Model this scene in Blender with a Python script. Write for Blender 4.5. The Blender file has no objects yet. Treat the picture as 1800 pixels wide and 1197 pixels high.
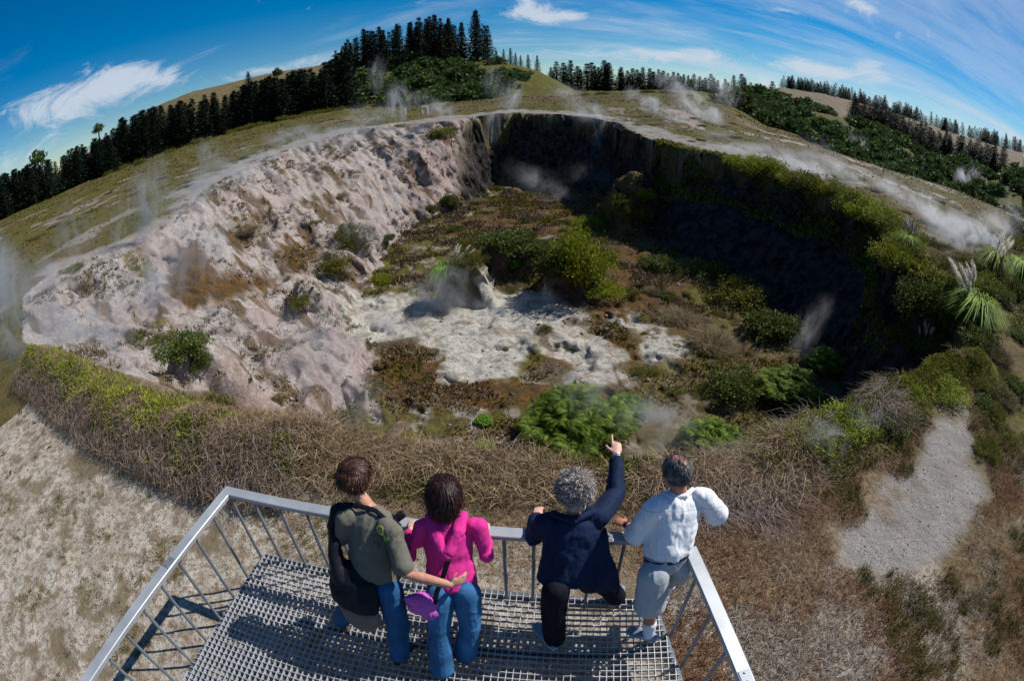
import bpy, bmesh, math, random
import numpy as np
from mathutils import Vector, Matrix

# ------------------------------------------------------------------ camera, sky, sun, exposure
SC = bpy.context.scene
COL = SC.collection
CAMZ = 4.6                      # metres from the ground under the platform up to the lens
PITCH, ROLL = math.radians(28.0), math.radians(-1.28)
cd = bpy.data.cameras.new('camera')
cd.type = 'PANO'
cd.sensor_width = 36.0
cd.sensor_fit = 'HORIZONTAL'
try:
    cd.panorama_type = 'FISHEYE_EQUISOLID'; cd.fisheye_lens = 18.0; cd.fisheye_fov = math.radians(180)
except Exception:
    cd.cycles.panorama_type = 'FISHEYE_EQUISOLID'; cd.cycles.fisheye_lens = 18.0; cd.cycles.fisheye_fov = math.radians(180)
cd.clip_start = 0.05; cd.clip_end = 20000
cam = bpy.data.objects.new('camera', cd); COL.objects.link(cam)
cam.matrix_world = Matrix.Translation((0, 0, CAMZ)) @ Matrix.Rotation(math.pi/2-PITCH, 4, 'X') @ Matrix.Rotation(ROLL, 4, 'Z')
SC.camera = cam

SUN_AZ, SUN_EL = math.radians(66), math.radians(46)      # azimuth clockwise from +Y
sdir = Vector((math.sin(SUN_AZ)*math.cos(SUN_EL), math.cos(SUN_AZ)*math.cos(SUN_EL), math.sin(SUN_EL)))
sl = bpy.data.lights.new('sun', 'SUN'); sl.energy = 4.8; sl.angle = math.radians(0.53); sl.color = (1.0, 0.955, 0.89)
so = bpy.data.objects.new('sun', sl); COL.objects.link(so); so.rotation_euler = sdir.to_track_quat('Z', 'Y').to_euler()
so.location = (0, 0, 60)

SC.view_settings.view_transform = 'Standard'
SC.view_settings.look = 'None'
SC.view_settings.exposure = 0.30
SC.view_settings.gamma = 1.0
SC.cycles.max_bounces = 5
SC.cycles.diffuse_bounces = 2
SC.cycles.glossy_bounces = 2
SC.cycles.transmission_bounces = 3
SC.cycles.transparent_max_bounces = 24
SC.cycles.volume_bounces = 0
SC.cycles.volume_step_rate = 1.5
SC.cycles.volume_max_steps = 96
SC.cycles.use_denoising = True

class NT:
    """small node-tree helper"""
    def __init__(s, tree): s.t = tree; s.n = tree.nodes; s.l = tree.links
    def node(s, kind, **kw):
        nd = s.n.new(kind)
        for k, v in kw.items(): setattr(nd, k, v)
        return nd
    def put(s, sock, v):
        if isinstance(v, bpy.types.NodeSocket): s.l.new(v, sock)
        elif v is not None:
            if sock.type == 'RGBA' and len(v) == 3: v = (*v, 1)
            sock.default_value = v
    def math(s, op, a, b=None, c=None, clamp=False):
        nd = s.node('ShaderNodeMath', operation=op, use_clamp=clamp); s.put(nd.inputs[0], a)
        if b is not None: s.put(nd.inputs[1], b)
        if c is not None: s.put(nd.inputs[2], c)
        return nd.outputs[0]
    def mix(s, f, a, b, blend='MIX'):
        nd = s.node('ShaderNodeMix', data_type='RGBA', blend_type=blend); nd.clamp_factor = True
        s.put(nd.inputs[0], f); s.put(nd.inputs[6], a); s.put(nd.inputs[7], b); return nd.outputs[2]
    def ramp(s, f, lo, hi, a=0.0, b=1.0, smooth=True):
        nd = s.node('ShaderNodeMapRange', interpolation_type='SMOOTHSTEP' if smooth else 'LINEAR')
        s.put(nd.inputs[0], f); s.put(nd.inputs[1], lo); s.put(nd.inputs[2], hi); s.put(nd.inputs[3], a); s.put(nd.inputs[4], b)
        return nd.outputs[0]
    def noise(s, vec, scale, detail=4, rough=.55, dist=0.0, dim='3D'):
        nd = s.node('ShaderNodeTexNoise', noise_dimensions=dim); s.put(nd.inputs['Vector'], vec)
        s.put(nd.inputs['Scale'], scale); s.put(nd.inputs['Detail'], detail); s.put(nd.inputs['Roughness'], rough); s.put(nd.inputs['Distortion'], dist)
        return nd.outputs[0]
    def vec(s, v, loc=(0,0,0), sc=(1,1,1), rot=(0,0,0)):
        nd = s.node('ShaderNodeMapping'); s.put(nd.inputs[0], v); nd.inputs[1].default_value = loc; nd.inputs[2].default_value = rot; nd.inputs[3].default_value = sc
        return nd.outputs[0]

def build_world():
    w = bpy.data.worlds.new('World'); SC.world = w; w.use_nodes = True
    T = NT(w.node_tree); T.n.clear()
    sky = T.node('ShaderNodeTexSky', sky_type='NISHITA', sun_disc=False, sun_elevation=SUN_EL, sun_rotation=SUN_AZ,
                 altitude=400, air_density=1.0, dust_density=0.0, ozone_density=4.0)
    tc = T.node('ShaderNodeTexCoord').outputs['Generated']
    sep = T.node('ShaderNodeSeparateXYZ'); T.l.new(tc, sep.inputs[0]); x, y, z = sep.outputs
    az = T.math('ARCTAN2', x, y); el = T.math('ARCSINE', z)
    # a layer of thin cloud lying on a flat sheet high above: direction divided by height
    zc = T.math('MAXIMUM', T.math('ADD', z, 0.10), 0.02)
    cmb = T.node('ShaderNodeCombineXYZ'); T.put(cmb.inputs[0], T.math('DIVIDE', x, zc)); T.put(cmb.inputs[1], T.math('DIVIDE', y, zc))
    flat = cmb.outputs[0]
    n1 = T.noise(T.vec(flat, sc=(.55, 1.25, 1), rot=(0, 0, .35)), 0.62, 8, .58, .5)
    n2 = T.noise(T.vec(flat, loc=(3, 1, 0), sc=(.25, 1.2, 1), rot=(0, 0, .45)), 1.3, 8, .62, .3)
    side = T.ramp(x, -.75, .75, 0.0, 1.0, False)              # more cirrus to the right of the view
    thr = T.math('SUBTRACT', 0.59, T.math('MULTIPLY', side, 0.20))
    c1 = T.ramp(n1, thr, T.math('ADD', thr, .30), 0, .72)
    c2 = T.ramp(n2, T.math('ADD', thr, .01), T.math('ADD', thr, .25), 0, .38)
    veil = T.math('MAXIMUM', c1, c2)
    # separate small cumulus, each at its own bearing and height above the horizon
    n3 = T.noise(T.vec(tc, sc=(1, 1, 2.4)), 6.5, 10, .68, 1.4)
    tot = None
    for (a0, e0, sa, se, k, tilt) in CLOUDS:
        da = T.math('SUBTRACT', az, a0); de = T.math('SUBTRACT', T.math('SUBTRACT', el, e0), T.math('MULTIPLY', da, tilt))
        q = T.math('ADD', T.math('POWER', T.math('DIVIDE', T.math('ABSOLUTE', da), sa), 2.0), T.math('POWER', T.math('DIVIDE', T.math('ABSOLUTE', de), se), 2.0))
        g = T.math('MULTIPLY', T.math('EXPONENT', T.math('MULTIPLY', q, -1.0)), k)
        tot = g if tot is None else T.math('ADD', tot, g)
    cum = T.ramp(T.math('ADD', tot, T.math('MULTIPLY', T.math('SUBTRACT', n3, .5), 3.2)), .38, 1.3, 0, .85)
    veil2 = T.math('ADD', veil, T.math('MULTIPLY', T.math('SUBTRACT', 1.0, veil), cum))
    hs = T.node('ShaderNodeHueSaturation'); hs.inputs['Saturation'].default_value = 1.55; hs.inputs['Value'].default_value = .92; T.put(hs.inputs['Color'], sky.outputs[0])
    col = T.mix(veil2, hs.outputs[0], (6.6, 7.3, 8.3))
    bg = T.node('ShaderNodeBackground'); T.put(bg.inputs[0], col); bg.inputs[1].default_value = 0.075
    out = T.node('ShaderNodeOutputWorld'); T.l.new(bg.outputs[0], out.inputs[0])

# ------------------------------------------------------------------ survey of the place
# Bearings were taken off the photograph; U is a survey unit (0.73 m) with its origin at the lens.
U = 0.73
_K = 900.0
def ray(px, py):
    X = px-900.0; Y = 598.5-py
    c, s = math.cos(ROLL), math.sin(ROLL); X, Y = c*X-s*Y, s*X+c*Y
    r = math.hypot(X, Y); th = 2*math.asin(min(1, r/2/_K)); a = math.sin(th)/max(r, 1e-9)
    dx, up, f = a*X, a*Y, math.cos(th)
    return np.array([dx, f*math.cos(PITCH)+up*math.sin(PITCH), up*math.cos(PITCH)-f*math.sin(PITCH)])
def azel(px, py):
    d = ray(px, py); return math.atan2(d[0], d[1]), math.asin(d[2])
def sky_spot(px, py, w, h, k=1.0, tilt=0.0):
    a, e = azel(px, py); return (a, e, w/900.0, h/900.0, k, tilt)
CLOUDS = [sky_spot(150, 165, 105, 40, 1.0, .0), sky_spot(215, 140, 60, 30, .9, 0), sky_spot(283, 135, 34, 24, .85), sky_spot(100, 195, 50, 30, .55), sky_spot(20, 207, 50, 20, .5),
          sky_spot(935, 22, 75, 30, .9, -.1), sky_spot(985, 28, 60, 14, .8), sky_spot(440, 130, 120, 16, .85), sky_spot(1110, 98, 190, 13, .72), sky_spot(1200, 92, 100, 14, .7),
          sky_spot(1410, 112, 75, 18, 1.0, -.05), sky_spot(1460, 128, 50, 12, .8), sky_spot(1535, 125, 34, 22, .95), sky_spot(1510, 8, 36, 16, .8), sky_spot(1370, 18, 60, 8, .6),
          sky_spot(1345, 148, 28, 13, 1.1), sky_spot(1785, 245, 55, 12, .8), sky_spot(1740, 215, 60, 12, .6), sky_spot(1215, 128, 40, 9, .7), sky_spot(1600, 60, 130, 30, .35), sky_spot(60, 270, 90, 18, .6),sky_spot(560, 105, 60, 14, .7)]
build_world()

def hash2(ix, iy, seed):
    h = (ix.astype(np.int64)*374761393 + iy.astype(np.int64)*668265263 + seed*1442695041) & 0xFFFFFFFF
    h = ((h ^ (h >> 13)) * 1274126177) & 0xFFFFFFFF
    h = h ^ (h >> 16)
    return (h & 0xFFFFFF).astype(np.float64)/0xFFFFFF
def vnoise(x, y, seed=0):
    ix = np.floor(x); iy = np.floor(y); fx = x-ix; fy = y-iy
    fx = fx*fx*fx*(fx*(fx*6-15)+10); fy = fy*fy*fy*(fy*(fy*6-15)+10)
    a = hash2(ix, iy, seed); b = hash2(ix+1, iy, seed); c = hash2(ix, iy+1, seed); d = hash2(ix+1, iy+1, seed)
    return (a+(b-a)*fx)*(1-fy)+(c+(d-c)*fx)*fy
def fbm(x, y, seed=0, octv=4, gain=.5):
    s = 0; a = 1.0; t = 0; ca, sa = math.cos(.6), math.sin(.6)
    for o in range(octv):
        s = s+a*(vnoise(x, y, seed+o*17)-.5); t += a*.5; a *= gain
        x, y = (x*ca-y*sa)*2.03+7.1, (x*sa+y*ca)*2.03-3.3
    return s/t                                   # about -1..1
def ridged(x, y, seed=0, octv=4):
    s = 0; a = 1.0; t = 0
    for o in range(octv):
        s = s+a*(1-np.abs(2*vnoise(x, y, seed+o*31)-1)); t += a; a *= .5; x = x*2.1+3.7; y = y*2.1-1.9
    return s/t
def sstep(a, b, x):
    t = np.clip((x-a)/(b-a), 0, 1); return t*t*(3-2*t)

# ---- far ground: heights along three lines of bearings (foot of the growth, mid slope, crest)
LA = [(-300, 560), (0, 388), (100, 345), (200, 303), (300, 266), (400, 236), (500, 212), (600, 192), (700, 190), (800, 181), (900, 172), (1000, 169), (1100, 166), (1200, 167), (1290, 188), (1350, 222), (1400, 236), (1450, 264), (1500, 292), (1560, 312), (1620, 330), (1700, 355), (1799, 402), (1799, 520)]
LM = [(-300, 520), (0, 365), (100, 318), (200, 265), (300, 228), (400, 190), (500, 160), (560, 148), (600, 140), (650, 120), (700, 111), (800, 106), (850, 108), (900, 114), (950, 128), (985, 146), (1010, 162), (1100, 162), (1200, 160), (1290, 170), (1350, 178), (1400, 190), (1480, 210), (1560, 243), (1650, 290), (1740, 310), (1799, 318), (1799, 500)]
LB = [(-300, 500), (0, 350), (100, 306), (200, 246), (270, 192), (330, 167), (400, 150), (450, 138), (500, 128), (545, 121), (600, 112), (700, 112), (800, 116), (900, 130), (960, 150), (1010, 159), (1100, 158), (1200, 158), (1290, 160), (1340, 165), (1372, 156), (1450, 168), (1560, 197), (1650, 228), (1750, 258), (1799, 272), (1799, 450)]
def tab(L):
    a = np.array([azel(*p) for p in L]); o = np.argsort(a[:, 0]); return a[o, 0], np.tan(a[o, 1])
TA, TM, TB = tab(LA), tab(LM), tab(LB)
RA, RM, RB = 140.0, 205.0, 430.0
PR = np.array([0, 8, 20, 30, 45, 60, 75, 90, 140]); PZ = np.array([-6.3, -6.3, -6.1, -5.8, -5.1, -4.5, -4.1, -3.8, -3.5])
def plain_u(x, y):
    r = np.hypot(x, y); az = np.arctan2(x, y)
    p = np.interp(r, PR, PZ)
    zA = np.interp(az, *TA)*RA; zM = np.interp(az, *TM)*RM; zB = np.interp(az, *TB)*RB
    z = p+(zA-p)*sstep(62, RA, r)
    z = z+(zM-z)*sstep(RA, RM, r)
    z = z+(zB-z)*sstep(RM+5, RB, r)
    z = z*(1-sstep(RB+30, RB+700, r)*.8)
    # people-high undulations of the heath
    q = fbm(x/9, y/9, 5, 4)*.35*sstep(14, 40, r)+fbm(x/1.6, y/1.6, 9, 3)*.13*sstep(10, 35, r)
    return z+q*(1+sstep(90, 200, r)*1.5)
def march(px, py, fn, far=900.0):
    d = ray(px, py); d = d/np.hypot(d[0], d[1])
    r = np.concatenate([np.linspace(1, 120, 2400), np.linspace(120.1, far, 3000)])
    z = fn(d[0]*r, d[1]*r); m = d[2]*r < z
    i = int(np.argmax(m)) if m.any() else len(r)-1
    if i > 0:
        a, b = (d[2]*r-z)[i-1:i+1]; t = a/(a-b) if a != b else 0; rr = r[i-1]+(r[i]-r[i-1])*np.clip(t, 0, 1)
    else: rr = r[0]
    return np.array([d[0]*rr, d[1]*rr, d[2]*rr])

C0_FIX = None
def floor_z(x, y): return -12.5-.028*np.clip(y, 0, 70)+.02*np.clip(x, -10, 22)
C0 = np.array([march(px, py, plain_u)[:3] for px, py in [(700, 795), (900, 803), (1100, 808), (1310, 812), (1440, 765), (1540, 708), (1620, 655), (1690, 640), (1725, 590), (1640, 500), (1590, 455), (1588, 418), (1540, 372), (1430, 332), (1290, 283), (1180, 258), (1150, 248), (1080, 215), (1000, 203), (900, 199), (830, 207), (790, 232), (755, 224), (700, 218), (640, 228), (520, 258), (430, 293), (340, 348), (300, 392), (200, 442), (100, 472), (40, 520), (40, 600), (130, 640), (250, 668), (400, 725), (530, 777)]])
for i_, p_ in enumerate(C0):
    if abs(p_[1]-60.2) < .6 and p_[0] > -8: C0[i_] = (-7.4, 74.5, -4.0)
    if abs(p_[1]-67.6) < .6 and p_[0] > -12 and p_[0] < -8: C0[i_] = (-11.0, 71.5, -4.1)
C2 = []
for px, py in [(848, 322), (805, 350), (760, 372), (715, 400), (680, 440), (650, 490), (625, 535), (645, 600), (650, 660), (620, 720), (590, 765)]:
    C2.append(march(px, py, floor_z))
for x, y in [(-6.3, 15.6), (0, 12.2), (9, 11.8), (14.5, 15)]: C2.append(np.array([x, y, floor_z(x, y)]))
for px, py in [(1480, 650), (1420, 600), (1300, 505), (1200, 455), (1130, 405), (1085, 352), (1000, 330), (900, 322)]: C2.append(march(px, py, floor_z))
C2 = [np.array([x, y, floor_z(x, y)]) for x, y in ((-2.2, 77.5), (-3.4, 70.5), (-5.2, 64.5), (-8.0, 59))]+C2[3:]
C2 = np.array(C2)
C1 = [np.array(p) for p in ((-6.4, 74.5, -5.8), (-8.0, 70, -6.2), (-11.2, 65, -6.8), (-15.2, 62, -8.0), (-16.6, 53.6, -9.3), (-16.6, 45.2, -10.2), (-16.8, 39, -10.6), (-16, 32, -11.0), (-14.5, 27.5, -11.2), (-12.6, 24.2, -11.4), (-11.6, 21.0, -11.5), (-11.2, 18.3, -11.4), (-11.0, 16.2, -11.2), (-10.0, 13.4, -9.8))]
def near_on(P, x, y, closed=True):
    """distance to a polyline, and the height carried along it at the nearest point"""
    best = np.full(np.shape(x), 1e18); zz = np.zeros(np.shape(x)); n = len(P)
    for i in range(n if closed else n-1):
        a = P[i]; b = P[(i+1) % n]; dx, dy = b[0]-a[0], b[1]-a[1]; L = dx*dx+dy*dy+1e-12
        t = np.clip(((x-a[0])*dx+(y-a[1])*dy)/L, 0, 1); q = (x-a[0]-t*dx)**2+(y-a[1]-t*dy)**2
        m = q < best; best = np.where(m, q, best); zz = np.where(m, a[2]+(b[2]-a[2])*t, zz)
    return np.sqrt(best), zz
def inside(P, x, y):
    r = np.zeros(np.shape(x), bool); n = len(P)
    for i in range(n):
        a = P[i]; b = P[(i+1) % n]
        if a[1] == b[1]: continue
        r ^= ((a[1] > y) != (b[1] > y)) & (x < (b[0]-a[0])*(y-a[1])/(b[1]-a[1])+a[0])
    return r
# the lip: just inside the rim along the front, right and far sides
lip = []
for i in list(range(0, 21)):
    p = C0[i]; j = np.argmin(np.hypot(C2[:, 0]-p[0], C2[:, 1]-p[1])); q = C2[j]
    lip.append(p+(q-p)*np.array([.16, .16, .42]))
C1 = np.array(lip+C1)
# raised banks: hedge bank on the near left, ridge on the near right
def bank(pts): return np.array([march(px, py, lambda x, y: x*0-6.3) for px, py in pts])
BANK = bank([(70, 668), (130, 700), (200, 745), (290, 785), (380, 812), (460, 825), (540, 822)])
BANK2 = bank([(540, 815), (700, 815), (900, 818), (1100, 822), (1300, 825), (1400, 805)])
BANK3 = bank([(1400, 790), (1500, 745), (1590, 690), (1650, 655), (1720, 655)])
MOUNDS = []          # x, y, radius, height (survey units), filled below
def height_u(x, y, detail=True):
    x = np.asarray(x, float); y = np.asarray(y, float)
    z0 = plain_u(x, y); z = z0.copy()
    r = np.hypot(x, y)
    sel = (r < 110) & inside(C0, x+fbm(x/2.2, y/2.2, 61, 3)*.35, y+fbm(x/2.2, y/2.2, 62, 3)*.35)
    if sel.any():
        xs, ys = x[sel], y[sel]
        wx = xs+fbm(xs/3, ys/3, 21, 4)*1.0; wy = ys+fbm(xs/3, ys/3, 22, 4)*1.0
        d0, h0 = near_on(C0, wx, wy); d1, h1 = near_on(C1, wx, wy); d2, h2 = near_on(C2, wx, wy)
        i1 = inside(C1, wx, wy); i2 = inside(C2, wx, wy)
        ta = d0/(d0+d1+1e-6); tb = d1/(d1+d2+1e-6)
        hA = h0+(h1-h0)*ta
        hB = h1+(h2-h1)*(tb*.55+.45*tb*tb*(3-2*tb))
        hF = floor_z(xs, ys)
        h = np.where(i2, hF+(h2-hF)*np.exp(-d2/1.5), np.where(i1, hB, hA))
        if detail:
            rock = ridged(xs/3.4, ys/3.4, 41, 5)-.6
            slope = np.where(i2, .12, np.where(i1, .9, .75))*np.clip(d0/1.5, 0, 1)
            gul = ridged((xs*.8+ys*.6)/2.3, (ys*.8-xs*.6)/7.0, 47, 4)-.6           # gullies run down the left slope
            lump = fbm(xs/.9, ys/.9, 43, 4)
            lz = h*.9+fbm(xs/6, ys/6, 45, 3)*1.2; ledge = (np.abs((lz % 1.0)-.5)-.25)*1.1*sstep(.0, .3, fbm(xs/8, ys/8, 46, 3))
            h = h+rock*1.15*slope+ledge*slope*(xs < 2)+gul*1.9*slope*(xs < 5)*(1-.6*sstep(36, 22, ys)*(xs < -8))+lump*.07*slope
            # rubble and shallow pits in the floor crust
            pit = fbm(xs/1.1, ys/1.1, 51, 4)
            h = h+np.where(i2, pit*.16-.30*sstep(.25, .55, fbm(xs/1.7, ys/1.7, 57, 3)), pit*.12)
        z[sel] = h
    if detail:
        z = z+fbm(x/.55, y/.55, 71, 3)*.035*(r < 60)
    for B, w, hh in ((BANK, 1.0, .72), (BANK2, .8, .06), (BANK3, .8, .4)):
        m = r < 45
        if m.any():
            d, _ = near_on(B, x[m], y[m], False)
            z[m] = z[m]+hh*np.exp(-(d/w)**2)*(1+.3*fbm(x[m]/.8, y[m]/.8, 33, 3))
    for mx, my, mr, mh, mb in MOUNDS:
        m = (np.abs(x-mx) < mr*2.2) & (np.abs(y-my) < mr*2.2)
        if m.any():
            a = np.arctan2(y[m]-my, x[m]-mx)
            q = np.hypot(x[m]-mx, y[m]-my)/(mr*(1+.22*np.sin(3*a+mx)+.12*np.sin(5*a+my)))
            pf = np.exp(-(q**2.6)*1.0); tg = mb+mh*pf*(1+.16*fbm(x[m]/.7, y[m]/.7, 77, 3))-.2; z[m] = np.maximum(z[m], z[m]+(tg-z[m])*sstep(.01, .35, pf))
    return z
def hit(px, py): return march(px, py, height_u, 700.0)
def W(p): return np.array([p[0]*U, p[1]*U, p[2]*U+CAMZ])
def Hw(x, y): return height_u(np.asarray(x)/U, np.asarray(y)/U)*U+CAMZ
# ------------------------------------------------------------------ mesh helpers
def link(o, parent=None):
    COL.objects.link(o)
    if parent is not None: o.parent = parent
    return o
def tag(o, label=None, cat=None, group=None, kind=None):
    if label: o['label'] = label
    if cat: o['category'] = cat
    if group: o['group'] = group
    if kind: o['kind'] = kind
    return o
def np_mesh(name, V, F, mats, attr=None, smooth=False, midx=None):
    """V (n,3), F (m,k) with k 3 or 4; attr {name: per-vertex (n,) or (n,3)}"""
    me = bpy.data.meshes.new(name); V = np.ascontiguousarray(V, np.float32); F = np.ascontiguousarray(F, np.int32)
    n, m, k = len(V), len(F), F.shape[1]
    me.vertices.add(n); me.vertices.foreach_set('co', V.ravel())
    me.loops.add(m*k); me.loops.foreach_set('vertex_index', F.ravel())
    me.polygons.add(m); me.polygons.foreach_set('loop_start', np.arange(m, dtype=np.int32)*k)
    try: me.polygons.foreach_set('loop_total', np.full(m, k, np.int32))
    except Exception: pass
    if smooth: me.polygons.foreach_set('use_smooth', np.ones(m, bool))
    for mt in (mats if isinstance(mats, (list, tuple)) else [mats]): me.materials.append(mt)
    if midx is not None: me.polygons.foreach_set('material_index', np.ascontiguousarray(midx, np.int32))
    for an, av in (attr or {}).items():
        av = np.asarray(av, np.float32)
        if av.ndim == 1: a = me.attributes.new(an, 'FLOAT', 'POINT'); a.data.foreach_set('value', np.ascontiguousarray(av))
        else:
            a = me.attributes.new(an, 'FLOAT_COLOR', 'POINT'); c = np.ones((n, 4), np.float32); c[:, :3] = av; a.data.foreach_set('color', c.ravel())
    me.update(calc_edges=True); me.validate(); return me
def obj(name, me, parent=None): return link(bpy.data.objects.new(name, me), parent)
def empty(name, loc=(0, 0, 0), rz=0.0):
    o = bpy.data.objects.new(name, None); o.empty_display_size = .3; COL.objects.link(o); o.location = loc; o.rotation_euler = (0, 0, rz); return o

# ------------------------------------------------------------------ materials
def mat(name, fn, disp=False):
    m = bpy.data.materials.new(name); m.use_nodes = True; T = NT(m.node_tree); T.n.clear()
    out = T.node('ShaderNodeOutputMaterial'); fn(T, out); return m
def bsdf(T, out, color, rough=.8, bump=None, bstr=.4, bdist=.02, spec=.25, metal=0.0, trans=0.0):
    b = T.node('ShaderNodeBsdfPrincipled'); T.put(b.inputs['Base Color'], color); T.put(b.inputs['Roughness'], rough)
    b.inputs['Specular IOR Level'].default_value = spec; b.inputs['Metallic'].default_value = metal
    if bump is not None:
        bp = T.node('ShaderNodeBump'); T.put(bp.inputs['Height'], bump); bp.inputs['Strength'].default_value = bstr; bp.inputs['Distance'].default_value = bdist
        T.l.new(bp.outputs[0], b.inputs['Normal'])
    if trans > 0:
        tr = T.node('ShaderNodeBsdfTranslucent'); T.put(tr.inputs[0], color); mx = T.node('ShaderNodeMixShader'); mx.inputs[0].default_value = trans
        T.l.new(b.outputs[0], mx.inputs[1]); T.l.new(tr.outputs[0], mx.inputs[2]); T.l.new(mx.outputs[0], out.inputs[0])
    else: T.l.new(b.outputs[0], out.inputs[0])
    return b
def leaf_mat(name, c_dark, c_mid, c_light, trans=.28, rough=.6):
    def f(T, out):
        a = T.node('ShaderNodeAttribute', attribute_name='tint').outputs['Fac']
        c = T.mix(T.ramp(a, 0, .5), c_dark, c_mid); c = T.mix(T.ramp(a, .5, 1.0), c, c_light)
        oi = T.node('ShaderNodeObjectInfo').outputs['Random']
        h = T.node('ShaderNodeHueSaturation'); T.put(h.inputs['Color'], c); T.put(h.inputs['Hue'], T.ramp(oi, 0, 1, .485, .515, False)); T.put(h.inputs['Value'], T.ramp(oi, 0, 1, .75, 1.2, False))
        bsdf(T, out, h.outputs[0], rough, trans=trans, spec=.12)
    return mat(name, f)
def flat_mat(name, color, rough=.7, noise_amt=.25, nscale=8.0, bstr=.15, spec=.3, metal=0.0, bdist=.01):
    def f(T, out):
        tc = T.node('ShaderNodeTexCoord').outputs['Object']
        n = T.noise(tc, nscale, 6, .6); n2 = T.noise(tc, nscale*9, 3, .6)
        k = T.ramp(n, .25, .75, 1-noise_amt, 1+noise_amt, False)
        v = T.node('ShaderNodeHueSaturation'); T.put(v.inputs['Color'], color); T.put(v.inputs['Value'], k)
        bsdf(T, out, v.outputs[0], rough, bump=T.math('ADD', n, T.math('MULTIPLY', n2, .5)), bstr=bstr, bdist=bdist, spec=spec, metal=metal)
    return mat(name, f)

M = {}
M['scrub'] = leaf_mat('scrub leaves', (.022, .034, .009), (.075, .10, .018), (.16, .18, .035))
M['olive'] = leaf_mat('olive leaves', (.035, .038, .007), (.12, .125, .018), (.27, .25, .03))
M['lime'] = leaf_mat('yellow green leaves', (.06, .08, .006), (.19, .23, .012), (.36, .36, .025))
M['fern'] = leaf_mat('fern fronds', (.02, .055, .008), (.11, .20, .018), (.32, .42, .06), .4)
M['dry'] = leaf_mat('dry brush', (.05, .035, .018), (.14, .10, .055), (.26, .20, .12), .15, .8)
M['pine'] = leaf_mat('pine needles', (.004, .009, .005), (.010, .020, .010), (.022, .040, .018), .08)
M['hill_leaf'] = leaf_mat('kanuka leaves', (.025, .042, .013), (.075, .115, .030), (.15, .19, .055), .2)
M['pampas'] = leaf_mat('pampas blades', (.04, .09, .008), (.15, .27, .018), (.32, .42, .04), .35)
M['plume'] = leaf_mat('pampas plumes', (.55, .49, .43), (.74, .68, .62), (.86, .81, .75), .5, .9)
M['straw'] = leaf_mat('dead grass', (.07, .042, .025), (.22, .145, .085), (.44, .33, .215), .2, .8)
M['twig'] = leaf_mat('bare twigs', (.05, .038, .032), (.14, .108, .092), (.30, .25, .215), 0.0, .9)
M['redtwig'] = leaf_mat('rusty ground cover', (.045, .018, .010), (.13, .052, .028), (.23, .125, .065), .1, .9)
M['heath'] = leaf_mat('heath', (.05, .05, .010), (.09, .082, .016), (.16, .135, .035), .15, .8)
M['bark'] = flat_mat('bark', (.07, .055, .042), .95, .4, 6, .5)

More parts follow.
